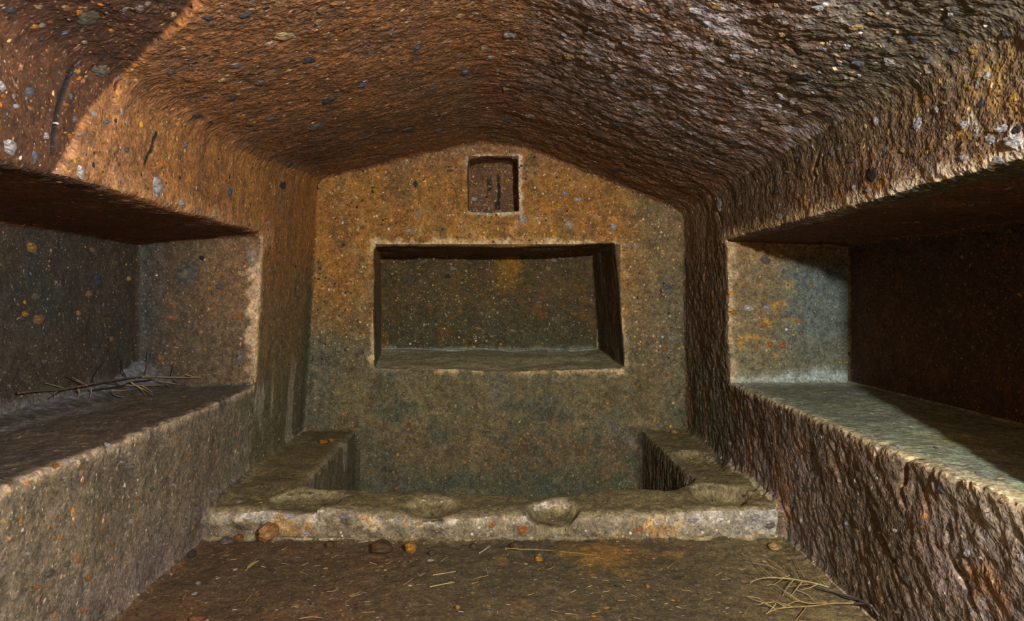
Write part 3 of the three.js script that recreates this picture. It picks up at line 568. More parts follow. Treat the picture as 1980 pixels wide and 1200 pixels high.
const SEEN = `1186,160,20,11,pale 985,68,13,6,pale 597,117,15,5,navy 403,35,13,4,navy 475,31,11,4,navy 551,70,20,8,cream 165,38,22,16,grey 126,16,9,6,tan 68,52,8,5,orange 335,29,7,5,cream 808,92,10,5,blue 638,194,9,7,navy 609,246,14,7,lilac 380,225,10,4,navy 455,126,15,6,lilac 505,160,9,5,grey 838,170,7,4,blue 980,233,9,4,blue 1023,224,9,3,pale 1193,240,7,4,blue 1311,244,11,6,pale 1658,123,13,6,blue 1548,150,24,7,dark 1720,120,13,7,pale 1343,22,12,5,white 1655,53,14,6,cream 1385,10,15,8,cream 1840,20,12,7,grey 1830,40,8,6,navy 1945,66,8,7,navy 1511,187,6,6,white 1375,314,6,4,pale 1640,90,10,5,pale 1555,95,9,5,grey 1500,30,13,7,lilac 1580,15,12,6,pale 1230,75,9,5,pale 1265,30,10,5,pale 1150,70,10,6,grey 1100,110,9,5,cream 890,30,10,5,cream 935,95,8,4,cream 850,250,8,4,blue 790,250,9,4,grey 700,165,8,4,blue 745,95,9,4,tan 690,60,8,4,tan 620,20,8,5,tan 520,230,8,4,lilac 560,200,9,4,tan 430,155,8,4,cream 450,190,8,4,navy 330,140,8,5,grey 1420,110,10,5,pale 1465,160,10,5,lilac 1390,200,9,4,lilac 1480,250,9,4,cream 1420,270,8,4,lilac 1270,170,8,4,pale 1240,130,8,4,lilac 1330,130,9,4,cream 1190,330,7,3,navy 1060,250,7,3,tan 900,140,8,4,blue 870,330,7,3,grey 1560,215,9,4,cream 1620,180,9,4,tan 1700,60,10,6,tan 1765,75,9,6,navy 1790,110,9,6,grey 1880,100,9,6,yellow 1910,40,9,6,grey
305,363,10,20,pale 444,371,5,9,blue 548,358,5,9,navy 20,283,12,16,pale 57,178,8,9,blue 3,166,7,12,pale 90,263,5,7,pale 68,303,5,12,blue 178,258,7,6,tan 145,230,7,7,lilac 156,332,6,14,white 135,264,5,6,orange 151,308,5,6,yellow 415,415,5,8,cream 352,393,6,6,pale 198,137,17,11,grey 32,205,6,5,pale 60,210,6,4,tan 245,290,5,6,grey 320,300,5,4,yellow 360,280,5,6,lilac 205,235,7,5,lilac 470,385,4,6,tan 520,430,4,5,pale 563,318,4,6,navy 80,75,5,6,navy 215,60,6,4,orange 22,20,9,6,navy 240,20,6,4,blue 270,18,8,6,lilac
362,527,20,27,grey 62,478,10,10,yellow 75,617,10,9,tan 48,606,7,6,yellow 173,568,6,6,tan 190,545,9,13,navy 333,586,10,9,tan 333,612,12,8,tan 179,483,6,5,tan 466,529,8,5,cream 424,554,9,7,grey 466,690,9,13,lilac 312,692,8,6,tan 390,498,6,5,dark 249,538,5,5,cream 152,605,5,5,yellow 215,655,5,5,tan 85,698,5,5,grey 70,573,8,6,grey 415,595,5,7,tan 462,612,5,5,orange
793,445,12,9,cream 1101,433,6,6,white 1187,438,6,6,white 1048,575,11,8,tan 866,534,7,5,navy 793,546,5,7,blue 1134,576,8,6,tan 1040,530,5,5,tan 1290,555,10,5,blue 803,357,4,7,navy 1092,373,6,5,pale 930,380,5,4,lilac 1250,410,7,5,lilac 1298,654,7,4,pale 1287,675,6,5,orange 1072,503,5,4,pale 1060,520,5,5,cream 782,517,5,4,tan 858,524,5,4,lilac 1216,476,5,4,pale 1228,473,4,4,white 682,523,5,4,cream 890,601,5,4,yellow 1117,553,5,4,tan 1144,585,7,4,yellow 976,580,5,3,cream 1040,602,6,3,tan 1287,725,6,4,orange 664,473,4,4,navy 808,415,5,4,pale 700,440,5,4,tan 1080,405,6,4,cream 870,385,5,5,yellow 1160,395,5,4,cream 740,425,3,2,dark 690,400,2,3,dark 720,370,2,3,dark 1010,425,6,9,white
1447,595,10,7,white 1484,594,10,3,pale 1455,501,6,7,cream 1480,502,11,8,grey 1435,515,4,6,cream 1490,665,5,6,orange 1480,577,5,4,yellow 1478,627,7,5,orange 1513,668,7,7,orange 1440,551,5,4,orange 1418,603,8,6,yellow 1470,605,4,4,orange 1463,673,4,6,orange 1545,620,7,4,yellow 1568,552,4,5,yellow 1520,720,6,4,pale 1902,457,12,9,brown 1737,521,6,5,brown 1705,503,4,4,brown
1685,337,10,14,dark 1772,242,8,14,pale 1693,234,5,10,pale 1505,370,7,9,grey 1908,147,6,9,pale 1810,210,6,7,pale 1936,248,15,9,white 1958,275,18,13,white 1912,270,10,8,pale 1650,362,4,6,pale 1453,402,5,6,grey 1897,200,8,9,navy 1860,240,8,8,pale 1835,265,6,7,cream 1745,290,5,5,cream 1710,290,5,7,lilac 1860,305,9,6,pale 1790,190,6,5,orange 1615,240,4,7,grey 1607,295,5,6,lilac 1965,250,9,10,dark 1390,395,4,14,pale 1505,420,6,7,pale 1875,170,6,5,yellow 1960,190,9,12,yellow 1930,310,14,7,pale 1580,330,4,7,cream
95,1108,10,11,grey 255,901,13,8,lilac 254,1008,5,5,pale 73,1134,7,4,orange 152,1082,5,5,orange 377,886,4,7,lilac 9,1008,9,5,cream 120,1038,4,5,orange 172,1118,5,5,orange 335,937,4,3,pale 266,962,7,4,tan 60,1108,5,5,lilac 105,1040,4,5,tan 5,1090,8,6,lilac 385,985,5,6,lilac 160,1180,5,5,orange 130,1090,5,7,grey 365,880,4,4,orange 130,890,5,4,pale 107,898,7,4,orange 210,860,6,5,pale
1868,1068,6,8,pale 1820,942,9,12,blue 1975,1080,8,10,white 1728,1025,4,4,white 1641,851,6,6,pale 1410,857,3,4,white 1492,857,3,3,white 1940,965,8,6,cream 1700,1060,6,5,tan 1880,1130,7,6,lilac 1640,960,6,5,tan 1600,900,5,5,tan 1560,945,6,5,grey 1750,1120,7,7,grey 1520,890,4,4,tan 1835,1020,7,6,grey 1780,1010,5,6,lilac
1010,1024,10,9,orange 512,1003,9,8,white 521,1018,8,5,white 591,1030,11,6,pale 951,1016,5,4,orange 848,1017,6,3,white 1236,1022,6,5,orange 480,1021,4,5,lilac 810,1012,8,4,cream 1075,1037,5,5,pale 560,998,9,5,white 665,998,9,5,pale 770,1006,8,4,pale 1340,1005,9,5,pale 1460,1000,11,8,pale 1490,1015,9,7,lilac 1270,1012,8,5,white`;
for (const w of SEEN.split(/\s+/)) { const [x, y, a, b, k] = w.split(','); clast(+x, +y, +a, +b, k, k === 'white' || k === 'pale' ? 0.35 : 0.25); }
{                                                                              // smaller ones between those
  const r = rng(77);
  for (const [x0, x1, y0, y1, n, kinds] of [[560, 1500, 10, 270, 46, 'cream tan lilac pale grey'], [1120, 1900, 0, 200, 84, 'pale lilac white grey cream pale blue'], [120, 560, 20, 420, 26, 'tan cream lilac orange'], [1500, 1980, 120, 400, 26, 'pale grey cream yellow'], [640, 1290, 340, 460, 22, 'cream white yellow tan'], [735, 1150, 500, 660, 22, 'pale cream tan yellow'], [20, 470, 860, 1180, 26, 'grey lilac tan pale'], [1420, 1950, 800, 1190, 26, 'lilac grey tan pale']]) {
    const k = kinds.split(' ');
    for (let i = 0; i < n; i++) { const s = 2.5 + 3 * r() ** 2; clast(x0 + r() * (x1 - x0), y0 + r() * (y1 - y0), s * (1 + r() * 0.5), s * (0.5 + 0.4 * r()), k[Math.floor(r() * k.length)], 0.3); }
  }
}

// ------------------------------------------------------------------ loose stones
const MAT = {
  sandstone: plain('tan sandstone', [196, 148, 92], { map: grain, bumpMap: grain, bumpScale: 0.004 }), mauve: plain('mauve grey stone', [122, 108, 104], { map: grain, bumpMap: grain, bumpScale: 0.003 }),
  russet: plain('russet stone', [150, 100, 58], { map: grain, bumpMap: grain, bumpScale: 0.003 }), umber: plain('umber stone', [104, 78, 44], { map: grain, bumpMap: grain, bumpScale: 0.003 }),
  ochre: plain('ochre stone', [206, 146, 50], { map: grain, bumpMap: grain, bumpScale: 0.002 }), drab: plain('drab stone', [98, 84, 62], { map: grain, bumpMap: grain, bumpScale: 0.003 }),
  buff: plain('buff stone', [206, 172, 112], { map: grain, bumpMap: grain, bumpScale: 0.002 }), black: plain('black stone', [66, 58, 54], { map: grain }), chalk: plain('chalky white', [226, 220, 204], { map: grain }),
};
const stoneShapes = [0, 1, 2, 3, 4, 5].map((v) => {
  const g = new THREE.IcosahedronGeometry(1, 5), p = g.attributes.position, r = new THREE.Vector3();
  const cuts = [], q = rng(300 + v);
  for (let i = 0; i < (v === 0 ? 9 : 4); i++) cuts.push([new THREE.Vector3(q() - 0.5, q() - 0.5, q() - 0.5).normalize(), (v === 0 ? 0.66 : 0.8) + 0.16 * q()]);
  for (let i = 0; i < p.count; i++) {
    r.fromBufferAttribute(p, i).normalize();
    let k = 1 + 0.16 * n3(r.x * 1.2 + v * 7, r.y * 1.2, r.z * 1.2) + 0.05 * n3(r.x * 3.5, r.y * 3.5 + v, r.z * 3.5) + 0.02 * n3(r.x * 9, r.y * 9 + v, r.z * 9);
    for (const [c, h] of cuts) { const t = r.dot(c); if (t * k > h) k = (h + 0.06 * (t * k - h)) / t; }
    p.setXYZ(i, r.x * k, r.y * k, r.z * k);
  }
  g.computeVertexNormals(); return g;
});
function stone(px, py, w, h, mat, shape, label, sink = 0.25, turn = 0, group) {  // px, py: its foot's middle; w, h: its size in picture pixels
  const { p, d } = at(px, py), k = d / F, a = w * k / 2, c = h * k / 2;
  const m = new THREE.Mesh(stoneShapes[shape], MAT[mat]); m.name = numbered('stone'); m.scale.set(a, c, a * 0.85); m.rotation.y = turn;
  m.position.set(p.x, p.y + c * (1 - 2 * sink) * 0.9, p.z - a * 0.25); scene.add(finish(m)); tag(m, label, 'stone', group);
}
stone(515, 1046, 44, 40, 'sandstone', 0, 'large angular tan stone resting against the foot of the platform step', 0.08, 0.5);
stone(437, 1051, 27, 16, 'mauve', 1, 'flat oval mauve-grey pebble beside the large tan stone', 0.2, 0.4);
stone(461, 1045, 21, 15, 'russet', 2, 'small russet pebble between the mauve pebble and the large tan stone', 0.2, 1.1);
stone(637, 1056, 20, 15, 'umber', 3, 'dull dark reddish pebble half buried by the step, before the largest brown one', 0.3, 0.7);
stone(737, 1067, 44, 28, 'umber', 4, 'wide flat brown stone half buried in the earth beside the round yellow one', 0.25, 0.2);
stone(794, 1067, 23, 22, 'ochre', 5, 'round ochre-yellow pebble with a black shadow beside the wide brown stone', 0.1, 0);
stone(835, 1073, 15, 12, 'drab', 2, 'tiny drab pebble behind the white flake and beside the round yellow pebble', 0.2, 0.3);
stone(915, 1060, 18, 14, 'drab', 3, 'dim brown pebble half buried behind the pale tuft of fibres', 0.3, 0.9);
stone(1000, 1059, 26, 17, 'drab', 1, 'grey-brown flattened pebble beside the end of the long thin twig', 0.25, 0.1);
stone(1042, 1083, 16, 13, 'ochre', 4, 'small dull orange pebble sunk in the floor before the long thin twig', 0.35, 0);
stone(1500, 1064, 27, 18, 'buff', 1, 'smooth buff oval pebble lying alone near the rough bench front above the branch', 0.1, 0.2);
stone(1253, 1136, 9, 8, 'ochre', 5, 'tiny bright orange pebble out on the open floor near the dry branch', 0.15, 0);
stone(885, 1177, 10, 9, 'ochre', 2, 'tiny orange-brown pebble on the open floor at the bottom of the picture', 0.15, 0.8);
stone(369, 1076, 19, 17, 'black', 0, 'blackish stone lodged at the foot of the bench with the twigs', 0.2, 0.5);
stone(378, 1199, 30, 12, 'russet', 4, 'flat reddish-brown stone cut by the lower edge of the picture', 0.25, 0.6);
stone(605, 1169, 9, 8, 'mauve', 2, 'tiny mauve pebble alone on the dark floor below the leaf', 0.2, 0.2);
stone(625, 857, 19, 10, 'ochre', 3, 'larger of two ochre pebbles on the platform corner by the back wall', 0.15, 0.3);
stone(641, 853, 13, 8, 'ochre', 5, 'smaller of two ochre pebbles on the platform corner by the back wall', 0.15, 0.3);
stone(1305, 838, 17, 10, 'buff', 1, 'flat buff pebble on the platform behind the pit, near the rough wall', 0.15, 0.4);

// ------------------------------------------------------------------ dust, twigs, leaf and straw
function dustHeight(x, d) {                                                    // how deep the dust lies on the bench
  const H = 0.034 + 0.03 * sst(2.1, 2.75, d) + 0.008 * n2(d * 7, 1, 61), w = 0.085 + 0.03 * sst(2.2, 2.7, d) + 0.02 * n2(d * 5, 2, 62);
  let h = H * Math.exp(-(((x + 1.5) / w) ** 2)) + 0.05 * Math.exp(-(((x + 1.49) / 0.11) ** 2) - ((d - 2.82) / 0.13) ** 2) + 0.022 * Math.exp(-(((x + 1.36) / 0.12) ** 2) - ((d - 2.84) / 0.07) ** 2);
  h += (0.006 * fbm2(x * 22, d * 22, 63) + 0.003 * n2(x * 90, d * 90, 64)) * sst(0.0, 0.03, h);
  return Math.max(0, h);
}
{
  const g = new THREE.PlaneGeometry(1, 1, 110, 220), p = g.attributes.position, uv = g.attributes.uv, tint = [];
  for (let i = 0; i < p.count; i++) {
    const x = -1.5 + uv.getX(i) * 0.36, d = 1.5 + uv.getY(i) * 1.31, h = dustHeight(x, d);
    p.setXYZ(i, x, 0.475 - 0.006 + h - 0.02 * sst(0.014, 0.003, h), -d); uv.setXY(i, x * 4, d * 4);
    const t = sst(0.008, 0.045, h + 0.008 * n2(x * 60, d * 60, 67)); tint.push(0.085 + 0.2 * t, 0.07 + 0.235 * t, 0.055 + 0.29 * t);            // thin dust shows the brown bench through it
  }
  g.setAttribute('color', new THREE.Float32BufferAttribute(tint, 3));
  g.computeVertexNormals();
  const m = new THREE.Mesh(g, plain('pale dust', [255, 255, 255], { vertexColors: true, map: grainSheet(66, 22, 22, 0.45), bumpMap: grain, bumpScale: 0.004, roughness: 1, side: THREE.DoubleSide })); m.name = numbered('dust');
  scene.add(finish(m)); tag(m, 'pale bluish-grey dust banked along the back of the bench under the twigs', 'dust'); m.userData.kind = 'stuff';
}
function tube(points, r0, r1, sides = 6) {                                     // a tapering stalk through the points
  const c = new THREE.CatmullRomCurve3(points, false, 'centripetal'), n = Math.max(3, (points.length - 1) * 4), fr = c.computeFrenetFrames(n), pos = [], idx = [], uv = [];
  for (let i = 0; i <= n; i++) {
    const q = c.getPointAt(i / n), r = r0 + (r1 - r0) * i / n;
    for (let k = 0; k <= sides; k++) { const a = k / sides * 6.2832, x = Math.cos(a) * r, y = Math.sin(a) * r; pos.push(q.x + fr.normals[i].x * x + fr.binormals[i].x * y, q.y + fr.normals[i].y * x + fr.binormals[i].y * y, q.z + fr.normals[i].z * x + fr.binormals[i].z * y); uv.push(k / sides, i / n * 4); }
    if (i < n) for (let k = 0; k < sides; k++) { const a = i * (sides + 1) + k, b = a + sides + 1; idx.push(a, a + 1, b, a + 1, b + 1, b); }
  }
  for (const [ring, s] of [[0, 0], [n, 1]]) { const q = c.getPointAt(s), o = pos.length / 3; pos.push(q.x, q.y, q.z); uv.push(0.5, s); for (let k = 0; k < sides; k++) { const a = ring * (sides + 1) + k; ring ? idx.push(o, a, a + 1) : idx.push(o, a + 1, a); } }
  const g = new THREE.BufferGeometry(); g.setAttribute('position', new THREE.Float32BufferAttribute(pos, 3)); g.setAttribute('uv', new THREE.Float32BufferAttribute(uv, 2)); g.setIndex(idx); g.computeVertexNormals(); return g;
}
function onBench(px, py, lift) {                                               // on the dust of the twig-strewn bench, or against the rock behind it
  const rx = (px - PX) / F, ry = (PY - py) / F;
  for (let d = 1.2; ; d += 0.003) { const x = rx * d, y = EYE + ry * d; if (y <= 0.475 + dustHeight(x, d) + Math.min(lift, 0.03) || x < -1.474 || d > 2.775) return new THREE.Vector3(x, y, -d); }
}
const bark = grainSheet(71, 6, 30, 0.5);
const WOOD = { straw: plain('straw yellow twig', [232, 214, 150], { map: bark }), wheat: plain('wheat twig', [206, 178, 112], { map: bark }), grey: plain('weathered grey twig', [132, 122, 116], { map: bark }), brown: plain('brown twig', [108, 92, 74], { map: bark }), black: plain('dark twig', [44, 38, 34], { map: bark }), drab: plain('drab twig', [166, 152, 122], { map: bark }), bone: plain('bleached straw', [226, 214, 190], { map: bark }) };
const ground = (x, y, lift) => {
  if (x < 480 && y < 780) return onBench(x, y, lift);                                               // a point that stands "lift" above the rock seen at this place of the picture
  const { p, n } = at(x, y), e = new THREE.Vector3(0, EYE, 0);
  return n.y < 0.5 ? p.addScaledVector(n, 0.007) : e.lerp(p, 1 - lift / Math.max(EYE - p.y, 0.2));
};
// stalks: "x,y,lift x,y,lift ..." in units of s pixels from (ox, oy); lift in millimetres
function branch(label, ox, oy, s, stalks) {
  const t = thing('dry_branch', label, 'branch'), P = stalks.map(([name, mat, r0, r1, line]) => [name, mat, r0, r1, line.split(' ').map((w) => { const [x, y, l] = w.split(',').map(Number); return ground(ox + x * s, oy + y * s, (l ?? 6) / 1000); })]);
  const b = P[0][4][0].clone(); t.position.copy(b);
  for (const [name, mat, r0, r1, pts] of P) { const m = new THREE.Mesh(tube(pts.map((q) => q.sub(b)), r0, r1), WOOD[mat]); m.name = name; t.add(m); }
  finish(t);
}
branch('large pale dry branch with many fine twigs on the floor at the rough bench foot', 1400, 1010, 0.1616, [
  ['stem', 'grey', 0.0032, 0.0028, '1885,1112,5 1840,1050,8 1780,985,9 1560,962,9'], ['stem', 'grey', 0.0036, 0.0026, '1800,995,8 1700,950,8 1600,905,9 1450,865,10 1300,820,11 1120,760,13 1000,725,14'],
  ['stem', 'brown', 0.0022, 0.0016, '1640,925,6 1480,900,6 1340,845,8 1180,800,9 1040,760,10'],
  ['stem', 'wheat', 0.0024, 0.0016, '1560,962,9 1280,966,9 1100,990,10 940,1005,11 800,1010,12 620,1035,9 500,1090,5'],
  ['stem', 'straw', 0.0022, 0.0012, '1250,772,12 1115,730,17 940,695,20 830,675,22 690,665,24 580,655,24 390,680,18 310,715,10'],
  ['twig', 'wheat', 0.0019, 0.0013, '1230,955,9 1000,962,14 900,936,18 760,980,14 670,1030,9'], ['twig', 'straw', 0.0014, 0.0010, '905,936,18 720,815,22 595,737,22 510,752,14'],
  ['twig', 'straw', 0.0014, 0.0008, '620,1035,9 530,980,12 390,930,12 270,880,8'], ['twig', 'straw', 0.0013, 0.0008, '500,965,13 430,910,15 390,895,14 275,880,9'], ['twig', 'straw', 0.0013, 0.0008, '600,950,13 500,960,12 390,985,6'],
  ['twig', 'straw', 0.0014, 0.0009, '760,1020,12 620,945,14 555,920,12'], ['twig', 'wheat', 0.0012, 0.0008, '810,1000,12 700,965,13 620,945,12'], ['twig', 'straw', 0.0015, 0.0010, '620,968,15 560,1040,9 505,1090,4'],
  ['twig', 'wheat', 0.0017, 0.0012, '990,1003,11 930,1080,9 850,1178,5'], ['twig', 'straw', 0.0015, 0.0008, '585,650,24 440,530,22 310,385,14'], ['twig', 'straw', 0.0015, 0.0008, '785,665,22 610,545,22 470,500,18 350,482,12'],
  ['twig', 'straw', 0.0012, 0.0007, '590,560,20 520,495,17 460,420,12'], ['twig', 'straw', 0.0013, 0.0007, '690,550,16 590,470,14 505,420,10'], ['twig', 'straw', 0.0015, 0.0008, '895,670,20 800,535,18 700,455,12'],
  ['twig', 'straw', 0.0014, 0.0008, '962,652,18 900,540,16 845,440,10'], ['twig', 'straw', 0.0014, 0.0008, '1045,695,18 940,600,16 840,560,12'], ['twig', 'straw', 0.0015, 0.0008, '1165,737,16 1080,665,14 1000,610,10'],
  ['twig', 'straw', 0.0013, 0.0008, '1250,772,12 1180,710,14 1100,650,10'], ['twig', 'wheat', 0.0012, 0.0007, '1270,765,9 1220,710,9 1150,680,6'], ['twig', 'wheat', 0.0015, 0.0009, '700,668,24 600,735,18 510,752,8'],
  ['twig', 'straw', 0.0015, 0.0008, '825,690,22 740,800,14 700,880,4'], ['twig', 'straw', 0.0017, 0.0009, '940,700,20 860,800,13 790,885,4'], ['twig', 'straw', 0.0015, 0.0009, '1115,735,17 1020,780,11 920,802,5'],
  ['twig', 'wheat', 0.0013, 0.0009, '1060,732,15 900,750,10 750,772,5'], ['twig', 'straw', 0.0012, 0.0007, '860,800,13 1000,860,9 1090,942,9'], ['twig', 'straw', 0.0012, 0.0008, '790,630,24 700,658,24 600,660,24'],
]);
branch('long dark dry branch lying along the dust at the back of the bench', 0, 660, 0.2121, [
  ['stem', 'brown', 0.0045, 0.0030, '160,470,12 330,450,16 520,440,20 700,412,26 870,378,30 1000,360,30 1150,335,30 1290,318,28'],
  ['twig', 'drab', 0.0030, 0.0016, '570,420,20 500,402,26 415,378,24'], ['twig', 'brown', 0.0030, 0.0016, '800,405,26 700,360,40 600,316,50'], ['twig', 'drab', 0.0028, 0.0016, '790,400,28 720,358,36 660,325,40'],
  ['twig', 'black', 0.0028, 0.0013, '850,380,30 850,320,55 905,240,90 955,175,120'], ['twig', 'drab', 0.0026, 0.0016, '715,430,22 722,465,12 708,505,4'], ['twig', 'drab', 0.0026, 0.0016, '830,420,22 832,465,12 822,505,4'], ['twig', 'grey', 0.0024, 0.0014, '530,440,18 495,480,10 500,520,4'], ['twig', 'black', 0.0026, 0.0015, '640,425,22 560,450,14 440,520,4'],
]);
branch('tangle of light brown twigs at the middle of the bench below the dust heap', 0, 660, 0.2121, [
  ['stem', 'black', 0.0036, 0.0022, '860,440,10 1000,422,12 1100,410,14 1180,376,16 1380,350,16'], ['twig', 'drab', 0.0028, 0.0015, '1120,395,16 1220,400,14 1350,398,12 1490,395,8'], ['twig', 'wheat', 0.0028, 0.0015, '1195,370,18 1280,430,10 1335,500,4'],
  ['twig', 'wheat', 0.0028, 0.0014, '1240,400,16 1320,440,10 1390,490,4'], ['twig', 'wheat', 0.0026, 0.0014, '1290,400,14 1340,430,9 1385,460,4'], ['twig', 'grey', 0.0026, 0.0014, '1010,450,10 1050,490,6 1130,505,3'], ['twig', 'drab', 0.0024, 0.0014, '1010,450,10 1100,448,8 1230,438,5'], ['twig', 'black', 0.0026, 0.0015, '1100,410,14 1060,380,22 900,372,24'], ['twig', 'drab', 0.0024, 0.0014, '1180,376,16 1230,350,20 1280,285,28'],
]);
branch('small bundle of thin grey-brown twigs by the end wall of the bench', 0, 660, 0.2121, [
  ['stem', 'drab', 0.0030, 0.0018, '1290,322,16 1450,322,16 1640,327,12 1830,327,8'], ['twig', 'grey', 0.0026, 0.0014, '1420,322,20 1470,250,40 1530,198,60'], ['twig', 'brown', 0.0024, 0.0013, '1560,325,16 1572,262,32 1582,215,44'], ['twig', 'drab', 0.0024, 0.0013, '1640,330,14 1700,295,20 1745,262,26'],
  ['twig', 'wheat', 0.0025, 0.0014, '1690,300,14 1760,318,10 1832,326,6'], ['twig', 'brown', 0.0026, 0.0014, '1350,330,18 1500,390,8 1560,422,3'], ['twig', 'grey', 0.0024, 0.0014, '1580,345,10 1612,370,7 1630,402,3'], ['twig', 'drab', 0.0024, 0.0014, '1400,360,12 1520,372,8 1640,392,4'], ['twig', 'brown', 0.0022, 0.0012, '1320,300,20 1345,200,80 1350,90,150 1430,15,200'], ['twig', 'black', 0.0022, 0.0012, '1150,330,16 1115,260,50 1112,180,90 1080,130,110'],
]);
{                                                                              // a long narrow leaf
  const a = ground(478, 1102, 0.002), b = ground(500, 1084, 0.009), L = b.distanceTo(a), g = new THREE.PlaneGeometry(1, 1, 24, 8), p = g.attributes.position, leaf = thing('leaf', 'narrow yellow-green fallen leaf on the earth floor below the large tan stone', 'leaf');
  const shape = (s) => 0.5 * Math.sin(Math.PI * Math.min(1, 0.06 + s * 0.94)) ** 0.8;
  for (let i = 0; i < p.count; i++) { const s = p.getX(i) + 0.5, t = p.getY(i) * 2; p.setXYZ(i, s * L * 1.05, 0.004 + 0.0035 * Math.sin(s * 3) + 0.003 * t * t, t * shape(s) * 0.0165); }
  g.computeVertexNormals();
  const blade = new THREE.Mesh(g, plain('leaf', [176, 172, 78], { side: THREE.DoubleSide, map: bark, roughness: 0.9 })); blade.name = 'blade';
  const rib = new THREE.Mesh(tube([new THREE.Vector3(-0.008, 0.003, 0), new THREE.Vector3(L * 0.5, 0.0085, 0), new THREE.Vector3(L * 1.04, 0.006, 0)], 0.0011, 0.0005), WOOD.straw); rib.name = 'midrib';
  leaf.add(blade, rib); leaf.position.copy(a).setY(a.y - 0.001); leaf.rotation.y = -Math.atan2(b.z - a.z, b.x - a.x); finish(leaf);
}
function chip(px, py, w, mat, label, turn) {
  const { p, d } = at(px, py), k = d / F * w / 2, m = new THREE.Mesh(stoneShapes[0], MAT[mat]); m.name = numbered('stone_chip'); m.scale.set(k, k * 0.22, k * 0.7); m.rotation.y = turn; m.position.copy(p).setY(p.y + k * 0.08);
  scene.add(finish(m)); tag(m, label, 'stone chip');
}
chip(832, 1083, 15, 'chalk', 'flat white stone chip before the tiny drab pebble on the floor', 0.2); chip(632, 1071, 12, 'buff', 'flat pale chip on the floor below the dull reddish pebble', 0.5); chip(454, 1101, 12, 'chalk', 'bright white crumb beside the yellow-green leaf', 1.0);
chip(420, 1118, 9, 'chalk', 'small white chip on the reddish floor near the foot of the bench', 0.3); chip(472, 1070, 9, 'ochre', 'small yellow chip on the floor above the leaf', 0.1); chip(625, 1114, 5, 'chalk', 'tiny white speck of stone on the dark floor, one of a close pair', 0); 
function straw(line, mat, r, label, lift = 2) {
  const pts = line.split(' ').map((w) => w.split(',').map(Number)).map(([x, y]) => ground(x, y, lift / 1000)), b = pts[0].clone(), m = new THREE.Mesh(tube(pts.map((q) => q.sub(b)), r, r * 0.7, 5), WOOD[mat]);
  m.name = numbered('straw'); m.position.copy(b); scene.add(finish(m)); tag(m, label ?? 'short thin dry straw lying on the dark earth floor', 'straw', label ? undefined : 'straws scattered over the floor');
}
straw('976,1059 1005,1061 1039,1062 1090,1066 1153,1073', 'wheat', 0.0016, 'long thin twig lying along the foot of the platform step', 3);
straw('837,1111 858,1108 881,1104', 'straw', 0.0018, 'upper of two parallel bright straws in the middle of the floor', 3); straw('831,1134 855,1129 879,1125', 'straw', 0.0018, 'lower of two parallel bright straws in the middle of the floor', 3);
straw('940,1098 942,1105 944,1112', 'bone', 0.0012, 'upright bleached straw bent at a right angle on the floor', 3); straw('926,1069 938,1062 948,1055', 'bone', 0.0022, 'pale tuft of bleached fibre beside the dim brown pebble', 4);
straw('693,1048 702,1047 711,1046', 'bone', 0.0017, 'bleached straw lying against the wide flat brown stone', 3); straw('580,1195 600,1192 624,1194', 'wheat', 0.0013, 'thin curved straw at the bottom edge near the flat reddish stone', 2);
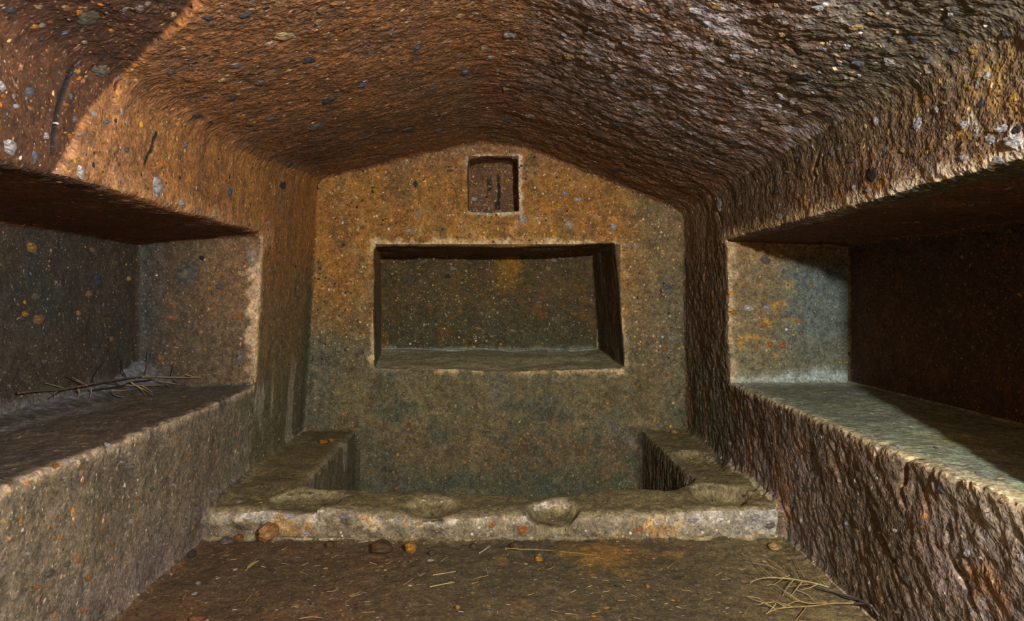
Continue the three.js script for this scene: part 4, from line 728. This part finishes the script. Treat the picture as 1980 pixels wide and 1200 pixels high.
for (const l of ['930,1067 938,1060 946,1053', '944,1112 930,1115 915,1119', '780,1130 790,1124 799,1117', '852,1085 860,1080 867,1076', '675,1152 685,1148 697,1143', '1092,1186 1104,1186 1115,1188', '1195,1160 1202,1160 1209,1160', '1220,1149 1228,1152 1236,1156', '1145,1186 1152,1184 1160,1182', '700,1184 712,1183 725,1182', '474,1164 481,1155 487,1148', '563,1173 571,1171 578,1169', '678,1153 690,1150 699,1147', '353,1158 357,1152 360,1148', '912,1128 918,1126 925,1124', '608,1094 614,1093 620,1092', '640,1078 648,1075 655,1073', '632,1143 645,1142 655,1138', '1205,1125 1209,1128 1213,1133', '1058,1100 1066,1098 1072,1094', '1318,1140 1330,1141 1338,1143', '1395,1120 1404,1119 1412,1118', '1360,1160 1370,1158 1378,1155', '1290,1098 1297,1092 1303,1088', '1440,1185 1446,1176 1450,1170', '1020,1150 1028,1148 1033,1146', '745,1090 752,1088 760,1083', '545,1062 551,1060 556,1056']) straw(l, 'wheat', 0.0012);
{
  const r = rng(15);
  for (let i = 0; i < 60; i++) { const x = 420 + r() * 1080, y = 1075 + r() * 120, a = r() * 0.9 - 0.55, l = 4 + 9 * r(); straw(`${x},${y} ${x + l * 0.5},${y + l * 0.45 * Math.sin(a)} ${x + l},${y + l * Math.sin(a)}`, ['wheat', 'drab', 'bone', 'straw'][i % 4], 0.0009 + 0.0005 * r()); }
}
// ------------------------------------------------------------------ the lamp that lights the chamber, on a stand outside the frame
{
  const lamp = thing('work_lamp', 'small work lamp on a slim black tripod stand beside the viewer', 'lamp');
  lamp.position.set(LAMP.x, 0, LAMP.z);
  const black = new THREE.MeshStandardMaterial({ color: 0x15161a, roughness: 0.5, metalness: 0.4 });
  const glow = new THREE.MeshStandardMaterial({ color: 0xffffff, emissive: LAMP_COLOR, emissiveIntensity: 3 });
  const add = (name, g, m) => { const o = new THREE.Mesh(g, m); o.name = name; lamp.add(o); return o; };
  add('bulb', new THREE.SphereGeometry(0.022, 20, 14).translate(0, LAMP.y, 0), glow);
  add('socket', new THREE.CylinderGeometry(0.014, 0.018, 0.05, 16).translate(0, LAMP.y - 0.045, 0), black);
  add('pole', new THREE.CylinderGeometry(0.008, 0.010, LAMP.y - 0.36, 12).translate(0, (LAMP.y - 0.07 + 0.29) / 2, 0), black);
  for (let i = 0; i < 3; i++) {
    const a = i * 2.094 + 0.4, foot = new THREE.Vector3(Math.cos(a) * 0.2, 0.006, Math.sin(a) * 0.2), c = new THREE.CatmullRomCurve3([new THREE.Vector3(0, 0.32, 0), foot.clone().multiplyScalar(0.5).setY(0.17), foot]);
    add('leg', new THREE.TubeGeometry(c, 4, 0.007, 8), black);
  }
  finish(lamp);
  const light = new THREE.PointLight(LAMP_COLOR, LAMP_POWER, 0, 2);
  light.position.copy(LAMP); light.castShadow = true; light.shadow.mapSize.set(2048, 2048); light.shadow.radius = 1; light.shadow.bias = -0.0005; light.name = 'lamp_light';
  scene.add(light);
}
renderer.render(scene, camera);
